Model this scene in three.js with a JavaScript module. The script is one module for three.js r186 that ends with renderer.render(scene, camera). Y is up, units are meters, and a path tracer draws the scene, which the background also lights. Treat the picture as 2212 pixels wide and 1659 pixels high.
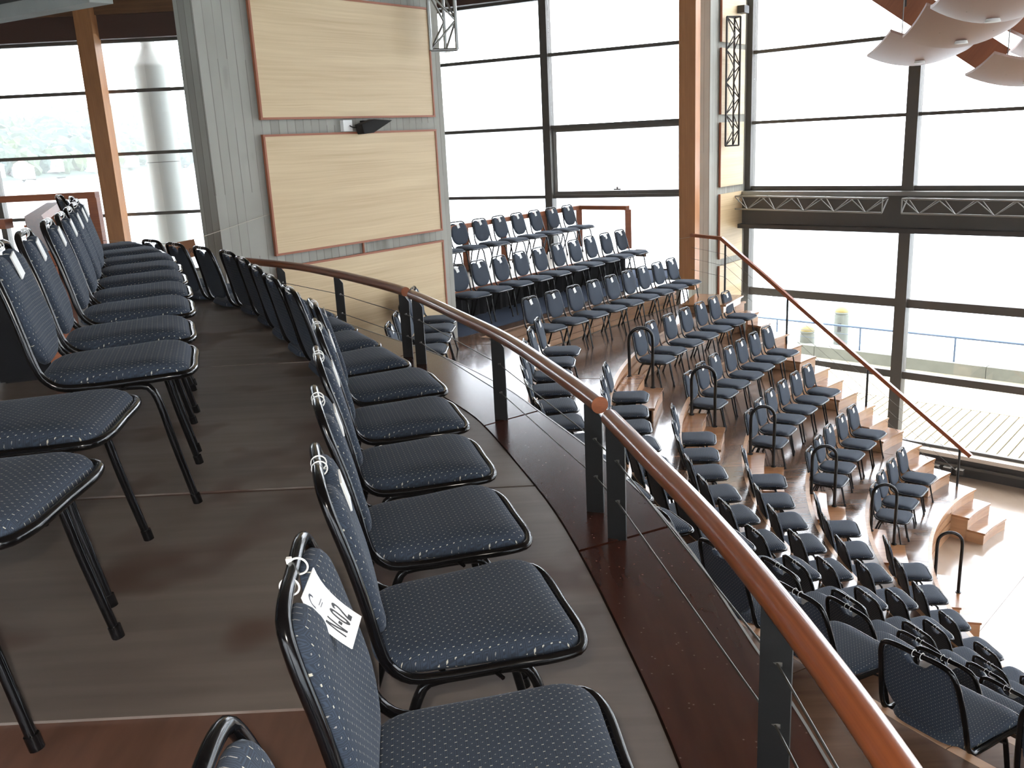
import * as THREE from 'three';
import { mergeGeometries, mergeVertices, toCreasedNormals } from 'three/addons/utils/BufferGeometryUtils.js';

// ------------------------------------------------------------------ camera, sky, lights, exposure
const EYE = 6.15;                                   // camera height above the stage floor (y = 0)
const scene = new THREE.Scene();
const camera = new THREE.PerspectiveCamera(45.49, 2212 / 1659, 0.05, 6000);
{
  const t = 0.2599, r = 0.0493;
  const f = new THREE.Vector3(0, -Math.sin(t), -Math.cos(t)), rt = new THREE.Vector3(1, 0, 0);
  const u = new THREE.Vector3().crossVectors(rt, f);
  camera.position.set(0, EYE, 0);
  camera.up.copy(u).multiplyScalar(Math.cos(r)).addScaledVector(rt, Math.sin(r));
  camera.lookAt(f.clone().add(camera.position));
}
scene.background = new THREE.Color().setRGB(8.6, 9.1, 9.8);      // bright overcast sky
const renderer = new THREE.WebGLRenderer();
renderer.toneMapping = THREE.LinearToneMapping;
renderer.toneMappingExposure = 1.0;
renderer.shadowMap.enabled = true;
const flash = new THREE.PointLight(0xfff6ea, 8);               // the flash of the camera, just above its lens
flash.position.set(-0.05, EYE + 0.09, 0.02); flash.castShadow = true; flash.shadow.radius = 1; scene.add(flash);

// ------------------------------------------------------------------ helpers
let seed = 7; const rnd = () => { seed = (seed * 1664525 + 1013904223) >>> 0; return seed / 4294967296; };
const R = (d) => d * Math.PI / 180, lerp = (a, b, t) => a + (b - a) * t;
const H = (h) => h + EYE;                           // heights measured from the eye
const taken = {};
function numbered(n) { const k = taken[n] = (taken[n] ?? -1) + 1; return k ? `${n}_${String(k).padStart(3, '0')}` : n; }
function shade(o) { o.traverse((m) => { if (m.isMesh) { m.castShadow = true; m.receiveShadow = true; } }); return o; }
function tag(o, label, category, group, kind) {
  o.userData.label = label; if (category) o.userData.category = category;
  if (group) o.userData.group = group; if (kind) o.userData.kind = kind; return o;
}
function mesh(name, g, m, parent) { const o = new THREE.Mesh(g, m); o.name = parent ? name : numbered(name); (parent ?? scene).add(o); o.castShadow = o.receiveShadow = true; return o; }
function thing(name, label, category, pos = [0, 0, 0], turn = 0, group) {
  const o = new THREE.Group(); o.name = numbered(name); o.position.set(...pos); o.rotation.y = turn; scene.add(o); return tag(o, label, category, group);
}
function structure(name, label) { const o = new THREE.Group(); o.name = numbered(name); scene.add(o); o.userData.kind = 'structure'; o.userData.label = label; return o; }

// polygon in plan ([x, z] list) between heights y0 and y1; uv in metres
function prism(pts, y0, y1) {
  let a = 0; for (let i = 0; i < pts.length; i++) { const p = pts[i], q = pts[(i + 1) % pts.length]; a += p[0] * q[1] - q[0] * p[1]; }
  if (a > 0) pts = pts.slice().reverse();
  const tri = THREE.ShapeUtils.triangulateShape(pts.map((p) => new THREE.Vector2(p[0], -p[1])), []);
  const pos = [], uv = [];
  const put = (x, y, z, u, v) => { pos.push(x, y, z); uv.push(u, v); };
  for (const [i, j, k] of tri) {
    for (const n of [i, j, k]) put(pts[n][0], y1, pts[n][1], pts[n][0], -pts[n][1]);
    for (const n of [k, j, i]) put(pts[n][0], y0, pts[n][1], pts[n][0], -pts[n][1]);
  }
  let s = 0;
  for (let i = 0; i < pts.length; i++) {
    const p = pts[i], q = pts[(i + 1) % pts.length], l = Math.hypot(q[0] - p[0], q[1] - p[1]);
    put(p[0], y0, p[1], s, y0); put(q[0], y0, q[1], s + l, y0); put(q[0], y1, q[1], s + l, y1);
    put(p[0], y0, p[1], s, y0); put(q[0], y1, q[1], s + l, y1); put(p[0], y1, p[1], s, y1);
    s += l;
  }
  const g = new THREE.BufferGeometry();
  g.setAttribute('position', new THREE.Float32BufferAttribute(pos, 3)); g.setAttribute('uv', new THREE.Float32BufferAttribute(uv, 2));
  g.computeVertexNormals(); return g;
}
// box with uv in metres, slightly chamfered edges left plain
function box(w, h, d, x = 0, y = 0, z = 0) {
  const g = new THREE.BoxGeometry(w, h, d), p = g.attributes.position, n = g.attributes.normal, u = g.attributes.uv;
  for (let i = 0; i < p.count; i++) {
    const ax = Math.abs(n.getX(i)), ay = Math.abs(n.getY(i));
    if (ax > .5) u.setXY(i, p.getZ(i), p.getY(i)); else if (ay > .5) u.setXY(i, p.getX(i), p.getZ(i)); else u.setXY(i, p.getX(i), p.getY(i));
  }
  g.translate(x, y, z); return g;
}
// bar of rectangular section between two points (w across, h tall)
function bar(a, b, w, h) {
  const A = new THREE.Vector3(...a), B = new THREE.Vector3(...b), d = B.clone().sub(A), l = d.length();
  const g = box(l, h, w); g.translate(l / 2, 0, 0);
  const x = d.normalize(), up = Math.abs(x.y) > .99 ? new THREE.Vector3(1, 0, 0) : new THREE.Vector3(0, 1, 0);
  const z = new THREE.Vector3().crossVectors(x, up).normalize(), y = new THREE.Vector3().crossVectors(z, x);
  g.applyMatrix4(new THREE.Matrix4().makeBasis(x, y, z).setPosition(A)); return g;
}
function rod(a, b, r, n = 8) {
  const A = new THREE.Vector3(...a), B = new THREE.Vector3(...b), d = B.clone().sub(A), l = d.length();
  const g = new THREE.CylinderGeometry(r, r, l, n); g.translate(0, l / 2, 0);
  g.applyQuaternion(new THREE.Quaternion().setFromUnitVectors(new THREE.Vector3(0, 1, 0), d.normalize())); g.translate(A.x, A.y, A.z); return g;
}
function tube(pts, r, n, rad = 8, closed = false, tension = .5) {
  const c = new THREE.CatmullRomCurve3(pts.map((p) => new THREE.Vector3(...p)), closed, 'centripetal', tension);
  return new THREE.TubeGeometry(c, n, r, rad, closed);
}
const spline2 = (pts) => { const c = new THREE.CatmullRomCurve3(pts.map((p) => new THREE.Vector3(p[0], 0, p[1])), false, 'centripetal'); return (t) => { const v = c.getPointAt(Math.min(1, Math.max(0, t))); return [v.x, v.z]; }; };

// ------------------------------------------------------------------ procedural textures
function hash(x, y, s) { let n = (x * 374761393 + y * 668265263 + s * 974711) | 0; n = Math.imul(n ^ (n >>> 13), 1274126177); return ((n ^ (n >>> 16)) >>> 0) / 4294967296; }
function vnoise(x, y, px, py, s) {
  const x0 = Math.floor(x), y0 = Math.floor(y), fx = x - x0, fy = y - y0, sx = fx * fx * (3 - 2 * fx), sy = fy * fy * (3 - 2 * fy);
  const w = (i, p) => ((i % p) + p) % p;
  const a = hash(w(x0, px), w(y0, py), s), b = hash(w(x0 + 1, px), w(y0, py), s), c = hash(w(x0, px), w(y0 + 1, py), s), d = hash(w(x0 + 1, px), w(y0 + 1, py), s);
  return lerp(lerp(a, b, sx), lerp(c, d, sx), sy);
}
function fbm(u, v, fx, fy, s, oct = 4) { let a = .5, t = 0, n = 0; for (let i = 0; i < oct; i++) { t += a * vnoise(u * fx, v * fy, fx, fy, s + i); n += a; a *= .5; fx *= 2; fy *= 2; } return t / n; }
function tex(n, size, fn, srgb = true, ny = n, sizeY = size) {
  const d = new Uint8Array(n * ny * 4);
  for (let j = 0; j < ny; j++) for (let i = 0; i < n; i++) { const c = fn(i / n, j / ny, i, j), k = (j * n + i) * 4; for (let q = 0; q < 3; q++) d[k + q] = Math.max(0, Math.min(255, Math.round(c[q]))); d[k + 3] = 255; }
  const t = new THREE.DataTexture(d, n, ny); t.magFilter = THREE.LinearFilter; t.minFilter = THREE.LinearMipmapLinearFilter; t.generateMipmaps = true;
  t.wrapS = t.wrapT = THREE.RepeatWrapping; t.repeat.set(1 / size, 1 / sizeY); if (srgb) t.colorSpace = THREE.SRGBColorSpace; t.needsUpdate = true; return t;
}
const mix3 = (a, b, t) => [lerp(a[0], b[0], t), lerp(a[1], b[1], t), lerp(a[2], b[2], t)];
const grain = (u, v, s, fx = 3, fy = 96) => fbm(u, v + .02 * fbm(u, v, 4, 4, s + 9), fx, fy, s, 4);
const floorTex = tex(512, 2.4, (u, v) => mix3([66, 46, 34], [146, 112, 88], .55 * fbm(u, v, 5, 5, 11, 5) + .45 * grain(u, v, 12, 6, 60)));
const dullTex = tex(512, 2.2, (u, v) => {
  let c = mix3([86, 77, 70], [150, 140, 132], .7 * fbm(u, v, 4, 6, 21, 6) + .3 * grain(u, v, 22, 5, 70));
  const sc = fbm(u + .06 * fbm(u, v, 6, 6, 28, 3), v, 10, 10, 27, 4); c = mix3(c, [146, 134, 124], .5 * Math.max(0, sc - .45));
  const stain = fbm(u, v, 7, 7, 25, 3); if (stain > .6) c = mix3(c, [84, 62, 52], Math.min(.8, (stain - .6) * 5)); return c;
});
const redTex = tex(512, 1.6, (u, v) => mix3([66, 44, 35], [128, 92, 76], .5 * fbm(u, v, 5, 5, 31, 5) + .5 * grain(u, v, 32, 60, 8)));
const stripTex = tex(512, 1.8, (u, v, i, j) => { let c = mix3([44, 22, 16], [88, 50, 38], .5 * fbm(u, v, 5, 5, 41, 5) + .5 * grain(u, v, 42, 50, 6)); if (hash(i, j, 5) > .9985) c = [150, 130, 120]; return c; });
const plyTex = tex(512, 2.5, (u, v) => mix3([186, 158, 118], [224, 202, 162], .5 * fbm(u, v, 2, 14, 51, 4) + .5 * grain(u, v, 52, 3, 110)), true, 512, 1.3);
const woodTex = tex(256, .8, (u, v) => mix3([120, 62, 30], [176, 100, 52], .4 * fbm(u, v, 3, 8, 61, 3) + .6 * grain(u, v, 62, 3, 60)));
const darkRailTex = tex(256, .8, (u, v) => mix3([116, 58, 28], [172, 96, 52], .4 * fbm(u, v, 3, 8, 65, 3) + .6 * grain(u, v, 66, 2, 70)));
const columnTex = tex(256, 1.1, (u, v) => mix3([150, 98, 58], [190, 136, 88], .5 * fbm(u, v, 8, 2, 71, 3) + .5 * fbm(u, v, 70, 3, 72, 3)));
const riserTex = tex(256, 1.3, (u, v) => mix3([160, 118, 84], [210, 168, 128], .4 * fbm(u, v, 3, 6, 81, 3) + .6 * grain(u, v, 82, 4, 60)));
const concreteFn = (u, v) => {
  const b = u * 30, k = Math.floor(b), e = b - k + .06 * (fbm(u, v, 4, 9, 91, 3) - .5), tone = hash(k, 0, 92);
  let c = mix3([142, 140, 130], [176, 175, 166], .5 * tone + .5 * fbm(u, v, 14, 8, 93, 5));
  const crack = Math.min(e, 1 - e); if (crack < .05 && hash(k, Math.floor(v * 5), 95) > .25) c = mix3(c, [94, 92, 84], .8 * (1 - crack / .05));
  const st = fbm(u, v, 9, 3, 96, 4); if (st > .62) c = mix3(c, [112, 110, 102], Math.min(.8, (st - .62) * 5)); return c;
};
const concreteTex = tex(1024, 3.2, concreteFn), concreteBump = tex(512, 3.2, (u, v) => { const c = concreteFn(u, v)[0]; return [c, c, c]; }, false);
const plainConcreteTex = tex(256, 2, (u, v) => mix3([150, 152, 146], [184, 186, 178], fbm(u, v, 6, 6, 101, 5)));
const carpetTex = tex(256, .5, (u, v, i, j) => mix3([34, 48, 70], [54, 72, 98], .5 * fbm(u, v, 30, 30, 111, 3) + .5 * hash(i, j, 3)));
const fabricTex = tex(512, .144, (u, v) => {                      // key weave with pale staggered dashes
  const X = u * 144, Y = v * 144;                                  // millimetres
  const cx = ((X % 18) + 18) % 18 - 9, cy = ((Y % 18) + 18) % 18 - 9;
  let c = (Math.floor(Math.max(Math.abs(cx), Math.abs(cy)) / 1.5) % 2) ? [36, 44, 55] : [50, 61, 76];
  c = mix3(c, [50, 66, 88], .35 * fbm(u, v, 64, 64, 121, 2));
  const dash = (ox, oy, a, w, l, col, k) => { const x = (((X - ox + 9) % 18) + 18) % 18 - 9, y = (((Y - oy + 9) % 18) + 18) % 18 - 9, ca = Math.cos(a), sa = Math.sin(a), p = x * ca + y * sa, q = -x * sa + y * ca; if (Math.abs(p) < w && Math.abs(q) < l) c = mix3(c, col, k); };
  dash(0, 0, .12, .75, 2.2, [212, 208, 190], .9); dash(9, 9, .5, .7, 1.5, [176, 170, 158], .75); return c;
});
const whiteBoardTex = tex(256, 2, (u, v) => mix3([196, 184, 168], [222, 212, 198], .5 * fbm(u, v, 4, 4, 131, 4) + .5 * grain(u, v, 132, 3, 60)));
const deckTex = tex(256, 1.2, (u, v) => mix3([146, 136, 112], [180, 170, 146], .5 * fbm(u, v, 3, 20, 141, 4) + .5 * fbm(u, v, 20, 20, 142, 3)));
const ceilTex = tex(256, 1.5, (u, v) => mix3([104, 84, 64], [140, 116, 92], grain(u, v, 152, 3, 60)));

const std = (o) => new THREE.MeshStandardMaterial(o), phy = (o) => new THREE.MeshPhysicalMaterial(o);
const M = {
  floor: phy({ map: floorTex, roughness: .2, clearcoat: .6, clearcoatRoughness: .12 }),
  dull: std({ map: dullTex, roughness: .55 }), red: phy({ map: redTex, roughness: .35, clearcoat: .3, clearcoatRoughness: .25 }),
  strip: phy({ map: stripTex, roughness: .2, specularIntensity: .55 }),
  ply: std({ map: plyTex, roughness: .5 }), plyEdge: std({ color: 0x9a5a3c, roughness: .55 }),
  rail: phy({ map: darkRailTex, roughness: .3, clearcoat: .7, clearcoatRoughness: .12 }), railEnd: std({ map: woodTex, roughness: .5 }),
  wood: std({ map: woodTex, roughness: .5 }), column: std({ map: columnTex, roughness: .5 }), riser: phy({ map: riserTex, roughness: .35, clearcoat: .3, clearcoatRoughness: .2 }),
  concrete: std({ map: concreteTex, roughness: .85, bumpMap: concreteBump, bumpScale: .006 }), concrete2: std({ map: plainConcreteTex, roughness: .85 }),
  carpet: std({ map: carpetTex, roughness: 1 }), whiteBoard: std({ map: whiteBoardTex, roughness: .4 }),
  frame: std({ color: 0x5a5650, roughness: .5, metalness: .3 }), frameDark: std({ color: 0x3a3633, roughness: .55 }), fascia: std({ color: 0x4a3228, roughness: .6 }),
  black: phy({ color: 0x060608, roughness: .16, specularIntensity: .7 }), post: std({ color: 0x161819, roughness: .5 }), dark: std({ color: 0x12100f, roughness: .9 }),
  steel: std({ color: 0x9a9a96, roughness: .35, metalness: .8 }), cable: std({ color: 0x6a6862, roughness: .4, metalness: .7 }),
  fabric: phy({ map: fabricTex, roughness: .9, sheen: .18, sheenRoughness: .5, sheenColor: new THREE.Color().setRGB(.3, .36, .45) }),
  backFabric: std({ map: fabricTex, roughness: .95 }),
  white: std({ color: 0xf2f2ee, roughness: .6 }), drape: std({ color: 0x0c0e12, roughness: 1 }),
  glass: phy({ color: 0xffffff, roughness: 0, transmission: 1, thickness: 0, ior: 1.5 }),
  acoustic: std({ color: 0xa98a7c, roughness: .5 }), glulam: std({ map: columnTex, roughness: .5, color: 0xd8b8a8 }), ceiling: std({ map: ceilTex, roughness: .6 }), eaves: std({ map: ceilTex, color: 0xe8c8a8, roughness: .7 }), backWall: std({ map: whiteBoardTex, roughness: .8 }),
  deck: std({ map: deckTex, roughness: .85 }), kerb: std({ map: plainConcreteTex, roughness: .9, color: 0xb4b4ac }), deckBed: std({ color: 0x2a2216, roughness: 1 }), globe: std({ color: 0x8f7d45, roughness: .5 }), bluegrey: std({ color: 0x5a6a80, roughness: .5, metalness: .4 }),
  card: std({ color: 0x9a7050, roughness: .9 }), string: std({ color: 0xb8b0a0, roughness: .8 }),
  water: phy({ color: 0xc8d4d8, roughness: .25, ior: 1.33 }),
};

// ------------------------------------------------------------------ plan of the hall
const C = [10.52, -8.63];                                       // centre of the curved tiers
const P = (r, f) => [C[0] - r * Math.cos(R(f)), C[1] - r * Math.sin(R(f))];
const LV = { A: -1.052, B: -1.444, r1: -2.04, r2: -2.474, r3: -2.904, r4: -3.421, r5: -3.947, r6: -4.487, r7: -5.04, r8: -5.598, stage: -6.15 };
const RK = { r4: [9.5, 9.5, 9.55], r5: [8.72, 8.7, 8.8], r6: [7.9, 7.95, 8.1], r7: [7.06, 7.17, 7.35], r8: [6.23, 6.4, 6.6], stage: [5.45, 5.6, 5.75] };
const riserR = (k, f) => { const a = RK[k]; return f < -10 ? a[0] : f < 20 ? lerp(a[0], a[1], (f + 10) / 30) : lerp(a[1], a[2], Math.min(1, (f - 20) / 30)); };
const endF = (r) => 48 + (9.59 - r) * 1.62;                     // straight outer edge of the side stairs
function arcBand(r0, r1, fa, fb, y0, y1, step = 3) {            // r0(f) > r1(f): curved slab between two radii
  const n = Math.max(1, Math.ceil((fb - fa) / step)), o = [], i = [];
  for (let k = 0; k <= n; k++) { const f = lerp(fa, fb, k / n); o.push(P(r0(f), f)); i.push(P(r1(f), f)); }
  return prism([...o, ...i.reverse()], y0, y1);
}
const AISLE = { r4: [13.4, 19.4], r5: [13.6, 19.9], r6: [14, 20.6], r7: [14.4, 22], r8: [15, 24.2], stage: [15.4, 24.5] };
const F_LOW = -62;

// ---- stage floor
{
  const o = structure('floor', 'pale glossy stage floor at the foot of the tiers');
  const quads = [], x0 = -1, z0 = -24;
  M.stage = phy({ map: tex(512, 3, (u, v) => mix3([150, 128, 108], [184, 164, 144], .7 * fbm(u, v, 5, 5, 161, 5) + .3 * grain(u, v, 162, 30, 5))), roughness: .22, clearcoat: .5, clearcoatRoughness: .1 });
  const d = [.72, .694], n = [.694, -.72], o0 = [7.6 + n[0] * .4, -15.66 + n[1] * .4];
  for (let i = -3; i < 6; i++) for (let j = 0; j < 7; j++) {
    const a = (s, t) => [o0[0] + d[0] * s - n[0] * t, o0[1] + d[1] * s - n[1] * t], g = .002;
    mesh('floor_panel', prism([a(i * 2.44 + g, j * 2.44 + g), a(i * 2.44 + 2.44 - g, j * 2.44 + g), a(i * 2.44 + 2.44 - g, j * 2.44 + 2.44 - g), a(i * 2.44 + g, j * 2.44 + 2.44 - g)], -.03, 0), M.stage, o);
  }
}
mesh('floor', prism([[-13.2, -21.3], [-4, -21.5], [3, -17.5], [4.4, -18.9], [22, -2], [22, 9], [-13.2, 9]], -.35, -.032), M.concrete2).userData = { kind: 'structure', label: 'concrete slab under the wooden stage' };

// ---- curved tiers r4 .. r8
const order = ['r3', 'r4', 'r5', 'r6', 'r7', 'r8', 'stage'];
const tierWords = { r4: 'highest curved tier, below the cross aisle', r5: 'second curved tier of the seating bowl', r6: 'third curved tier of the seating bowl', r7: 'fourth curved tier of the seating bowl', r8: 'lowest curved tier above the stage' };
function riser(o, k, fa, fb, y0, y1, slats) {                    // boards with dark slots between, nosing on top
  const rr = (f) => riserR(k, f);
  mesh('riser_backing', arcBand((f) => rr(f) + .12, (f) => rr(f) + .06, fa, fb, y0, y1 - .032), M.riser, o);
  const hgt = y1 - y0 - .032, cuts = slats ? [[0, .2], [.27, .45], [.52, .7], [.77, 1]] : [[0, 1]];
  const n = Math.max(1, Math.round((fb - fa) / 16));
  for (let i = 0; i < n; i++) {
    const a = lerp(fa, fb, i / n), b = lerp(fa, fb, (i + 1) / n) - .03;
    for (const [p, q] of cuts) mesh('riser_board', arcBand((f) => rr(f) + .055, (f) => rr(f) + .035, a, b, y0 + hgt * p, y0 + hgt * q, 2), M.riser, o);
    mesh('nosing', arcBand((f) => rr(f) + .05, (f) => rr(f), a, b, y1 - .03, y1 + .001, 2), M.riser, o);
  }
}
for (let q = 1; q <= 5; q++) {
  const k = order[q], nx = order[q + 1], up = order[q - 1], y = H(LV[k]), yu = H(LV[up]), yn = H(LV[nx]);
  const o = structure('floor', tierWords[k]);
  // floor panels, from the riser behind to the nosing in front
  const cuts = []; for (let f = F_LOW; f < 46.4; f += 17.2) cuts.push(f); cuts.push(46.4);
  for (let i = 0; i + 1 < cuts.length; i++) mesh('floor_panel', arcBand((f) => riserR(k, f) + .05, (f) => riserR(nx, f) + .05, cuts[i] + .02, cuts[i + 1] - .02, y - .03, y), M.floor, o);
  const [a0, a1] = AISLE[nx];
  // riser in front of this tier, down to the next one
  riser(o, nx, F_LOW, 46.4, yn, y, true);
  // the aisle's two steps down to the next tier
  const aisle = (fa, fb, edge) => {
    for (const [i, r0, r1] of [[1, 0, .22], [2, .22, .46]]) {
      const ys = lerp(y, yn, i / 3);
      const end = (r) => edge ? Math.min(fb, endF(r)) : fb;
      const R0 = (f) => riserR(nx, f) + .034 - r0, R1 = (f) => riserR(nx, f) - r1;
      const e = end(riserR(nx, fb) - r1);
      mesh('step_tread', arcBand(R0, R1, fa, e, ys - .03, ys, 1.5), M.step, o);
      mesh('step_riser', arcBand((f) => R1(f) + .035, (f) => R1(f) + .015, fa, e, yn, ys - .03, 1.5), M.riser, o);
      mesh('step_side', arcBand(R0, (f) => R1(f) + .035, e - .12, e, yn, ys - .03, 1), M.riser, o);
      mesh('step_side', arcBand(R0, (f) => R1(f) + .035, fa, fa + .12, yn, ys - .03, 1), M.riser, o);
    }
  };
  M.step ??= phy({ map: riserTex, roughness: .22, clearcoat: .6, clearcoatRoughness: .1, color: 0xd8c8b8 });
  aisle(a0, a1, false);
  // side stairs by the glass: the tier goes on, with a plain riser and two steps
  const e1 = endF(riserR(nx, 50));
  mesh('floor_panel', arcBand((f) => riserR(k, f) + .05, (f) => riserR(nx, f) + .05, 46.44, e1, y - .03, y), M.floor, o);
  riser(o, nx, 46.44, e1, yn, y, false);
  aisle(46.5, 60, true);
}
// ---- cross aisle (r3) with its front riser and steps
{
  const o = structure('floor', 'brown varnished cross aisle floor in front of the pillar'), y = H(LV.r3), yn = H(LV.r4);
  const line = (t) => [lerp(-.34, 2.95, t), lerp(-11.74, -15.70, t)];
  const back = [];                                                // edge under the straight riser of the far bay
  for (let f = F_LOW; f < 13.9; f += 17.2) {
    const b = Math.min(13.9, f + 17.2);
    mesh('floor_panel', arcBand(() => 10.37, (q) => riserR('r4', q) + .05, f + .02, b - .02, y - .03, y), M.floor, o);
  }
  const p0 = P(10.37, 14), arc = []; for (let f = 14; f <= 47.6; f += 2.4) arc.push(P(riserR('r4', f) + .05, f));
  const mid = 6;
  mesh('floor_panel', prism([p0, line(-.02), line(.45), ...arc.slice(0, mid + 1).reverse()], y - .03, y), M.floor, o);
  mesh('floor_panel', prism([line(.453), line(1), [3.35, -16.3], [4.0, -15.95], ...arc.slice(mid).reverse()], y - .03, y), M.floor, o);
  riser(o, 'r4', F_LOW, 46.4, yn, y, true); riser(o, 'r4', 46.44, 48.1, yn, y, false);
  const R0 = (s) => (f) => riserR('r4', f) + .034 - s, [a0, a1] = AISLE.r4;
  for (const [fa, fb] of [[a0, a1], [46.5, 48.5]]) for (const [i, r0, r1] of [[1, 0, .22], [2, .22, .46]]) {
    const ys = lerp(y, yn, i / 3);
    mesh('step_tread', arcBand(R0(r0), (f) => riserR('r4', f) - r1, fa, fb, ys - .03, ys, 1.5), M.step, o);
    mesh('step_riser', arcBand((f) => riserR('r4', f) - r1 + .035, (f) => riserR('r4', f) - r1 + .015, fa, fb, yn, ys - .03, 1.5), M.riser, o);
    mesh('step_side', arcBand(R0(r0), (f) => riserR('r4', f) - r1 + .035, fb - .12, fb, yn, ys - .03, 1), M.riser, o);
  }
  // landing box at the head of the side stairs
  mesh('step_tread', prism([[2.86, -14.92], [3.55, -14.72], [4.05, -15.55], [3.3, -15.95]], H(-2.79), H(-2.76)), M.step, o);
  mesh('step_riser', prism([[2.9, -14.97], [3.52, -14.77], [4.0, -15.55], [3.3, -15.9]], y, H(-2.79)), M.riser, o);
}
// ---- far bay: level r2 (wooden edge, blue carpet), level r1 (pale platform with a black drape)
const bayDir = [.627, -.779];
{
  const y = H(LV.r2), o = structure('floor', 'brown varnished floor behind the cross aisle with slotted riser');
  const l = (t) => [lerp(-.34, 2.95, t), lerp(-11.74, -15.70, t)], inn = (t, d) => { const p = l(t); return [p[0] - .779 * d, p[1] - .627 * d]; };
  mesh('floor_panel', prism([l(0), l(.5), inn(.5, .27), inn(0, .27)], y - .03, y), M.floor, o);
  mesh('floor_panel', prism([l(.502), l(1), inn(1, .27), inn(.502, .27)], y - .03, y), M.floor, o);
  mesh('carpet', prism([inn(-.02, .28), inn(1, .28), [3.1, -16.9], [-.6, -18.6], [-1.6, -15.5], [-.9, -11.95]], y - .03, y + .006), M.carpet, o).userData.label = 'blue carpet on the far bay floor';
  // the part left of the riser, under the balcony
  for (let f = F_LOW; f < 13.9; f += 17.2) { const b = Math.min(13.9, f + 17.2); mesh('floor_panel', arcBand(() => 13.2, () => 10.37, f + .02, b - .02, y - .03, y), M.floor, o); }
  mesh('floor_panel', prism([P(10.37, 14), P(13.2, 14), inn(-.02, 2.4), inn(-.02, .28), inn(0, .26), l(0)], y - .03, y), M.floor, o);
  // slotted riser: straight in the bay, curved in the left block
  const cuts = [[0, .2], [.27, .45], [.52, .7], [.77, 1]], y0 = H(LV.r3), hg = y - y0 - .03;
  const straight = (a, b, ya, yb, d0, d1, m, nm) => { const p = inn(a, d0), q = inn(b, d0), r = inn(b, d1), s = inn(a, d1); mesh(nm, prism([p, q, r, s], ya, yb), m, o); };
  straight(0, 1, y0, y - .03, .06, .12, M.riser, 'riser_backing');
  for (const [a, b] of [[0, .5], [.502, 1]]) { for (const [p, q] of cuts) straight(a, b, y0 + hg * p, y0 + hg * q, .035, .055, M.riser, 'riser_board'); straight(a, b, y - .03, y + .001, 0, .05, M.riser, 'nosing'); }
  mesh('riser_backing', arcBand(() => 10.44, () => 10.38, F_LOW, 14, y0, y - .032), M.riser, o);
  for (let f = F_LOW; f < 13.9; f += 15.2) { const b = f + 15.17; for (const [p, q] of cuts) mesh('riser_board', arcBand(() => 10.375, () => 10.355, f, b, y0 + hg * p, y0 + hg * q, 2), M.riser, o); mesh('nosing', arcBand(() => 10.37, () => 10.32, f, b, y - .03, y + .001, 2), M.riser, o); }
  mesh('riser_board', bar([P(10.36, 14)[0], (y + y0) / 2, P(10.36, 14)[1]], [l(0)[0], (y + y0) / 2, l(0)[1]], .02, y - y0 - .03), M.riser, o);
  // pale platform of the last row
  const o2 = structure('floor', 'pale plywood platform carrying the last row of the far bay'), y1 = H(LV.r1);
  const a = [-.73, -12.93], b = [2.21, -16.69], t = (s) => [lerp(a[0], b[0], s), lerp(a[1], b[1], s)], off = (p, d) => [p[0] - .788 * d, p[1] - .616 * d];
  for (const [s0, s1] of [[-.3, .33], [.332, .66], [.662, 1]]) {
    mesh('platform_panel', prism([t(s0), t(s1), off(t(s1), 1.25), off(t(s0), 1.6)], y1 - .05, y1), M.whiteBoard, o2);
    mesh('nosing', prism([off(t(s0), -.03), off(t(s1), -.03), t(s1), t(s0)], y1 - .06, y1 + .004), M.wood, o2);
  }
  // drape: a folded black cloth hanging from the platform edge
  const f0 = [], f1 = []; for (let i = 0; i <= 110; i++) { const s = lerp(-.28, 1, i / 110), w = .02 * Math.sin(i * 1.9) + .012 * Math.sin(i * .83 + 1); f0.push(off(t(s), .03 + w)); f1.push(off(t(s), .036 + w)); }
  const dr = mesh('platform_drape', prism([...f0, ...f1.reverse()], y + .01, y1 - .05), M.drape); tag(dr, 'black cloth drape hanging below the pale platform of the last row', 'drape');
}

// ------------------------------------------------------------------ balcony
const outer = spline2([[-2.75, -9.3], [-2.05, -8.75], [-1.52, -7.93], [-1.20, -7.40], [-.79, -6.77], [-.42, -6.15], [-.02, -5.28], [.13, -4.83], [.39, -4.02], [.52, -3.5], [.60, -3.0], [.65, -2.41], [.68, -2.05], [.70, -1.4], [.69, -.6], [.66, .4], [.55, 1.6]]);
const inner = spline2([[-2.95, -8.95], [-2.3, -8.35], [-1.8, -7.65], [-1.45, -7.05], [-1.05, -6.4], [-.70, -5.8], [-.37, -5.12], [-.2, -4.72], [.02, -3.92], [.14, -3.42], [.22, -2.95], [.29, -2.42], [.34, -1.95], [.37, -1.35], [.37, -.6], [.34, .4], [.22, 1.6]]);
const edgeA = spline2([[-3.55, -8.2], [-2.75, -7.55], [-2.2, -7.0], [-1.81, -6.46], [-1.62, -6.08], [-1.43, -5.63], [-1.23, -5.17], [-1.04, -4.72], [-.78, -3.95], [-.58, -3.1], [-.42, -2.35], [-.30, -1.64], [-.26, -1.0], [-.26, 0], [-.3, 1.6]]);
const backA = (t) => { const p = edgeA(t); return [p[0] - 3.2 + 1.2 * t, p[1] - .9 + 1.4 * t]; };
function band(fa, fb, ta, tb, y0, y1, n = 10) { const a = [], b = []; for (let i = 0; i <= n; i++) { const t = lerp(ta, tb, i / n); a.push(fa(t)); b.push(fb(t)); } return prism([...a, ...b.reverse()], y0, y1); }
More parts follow.
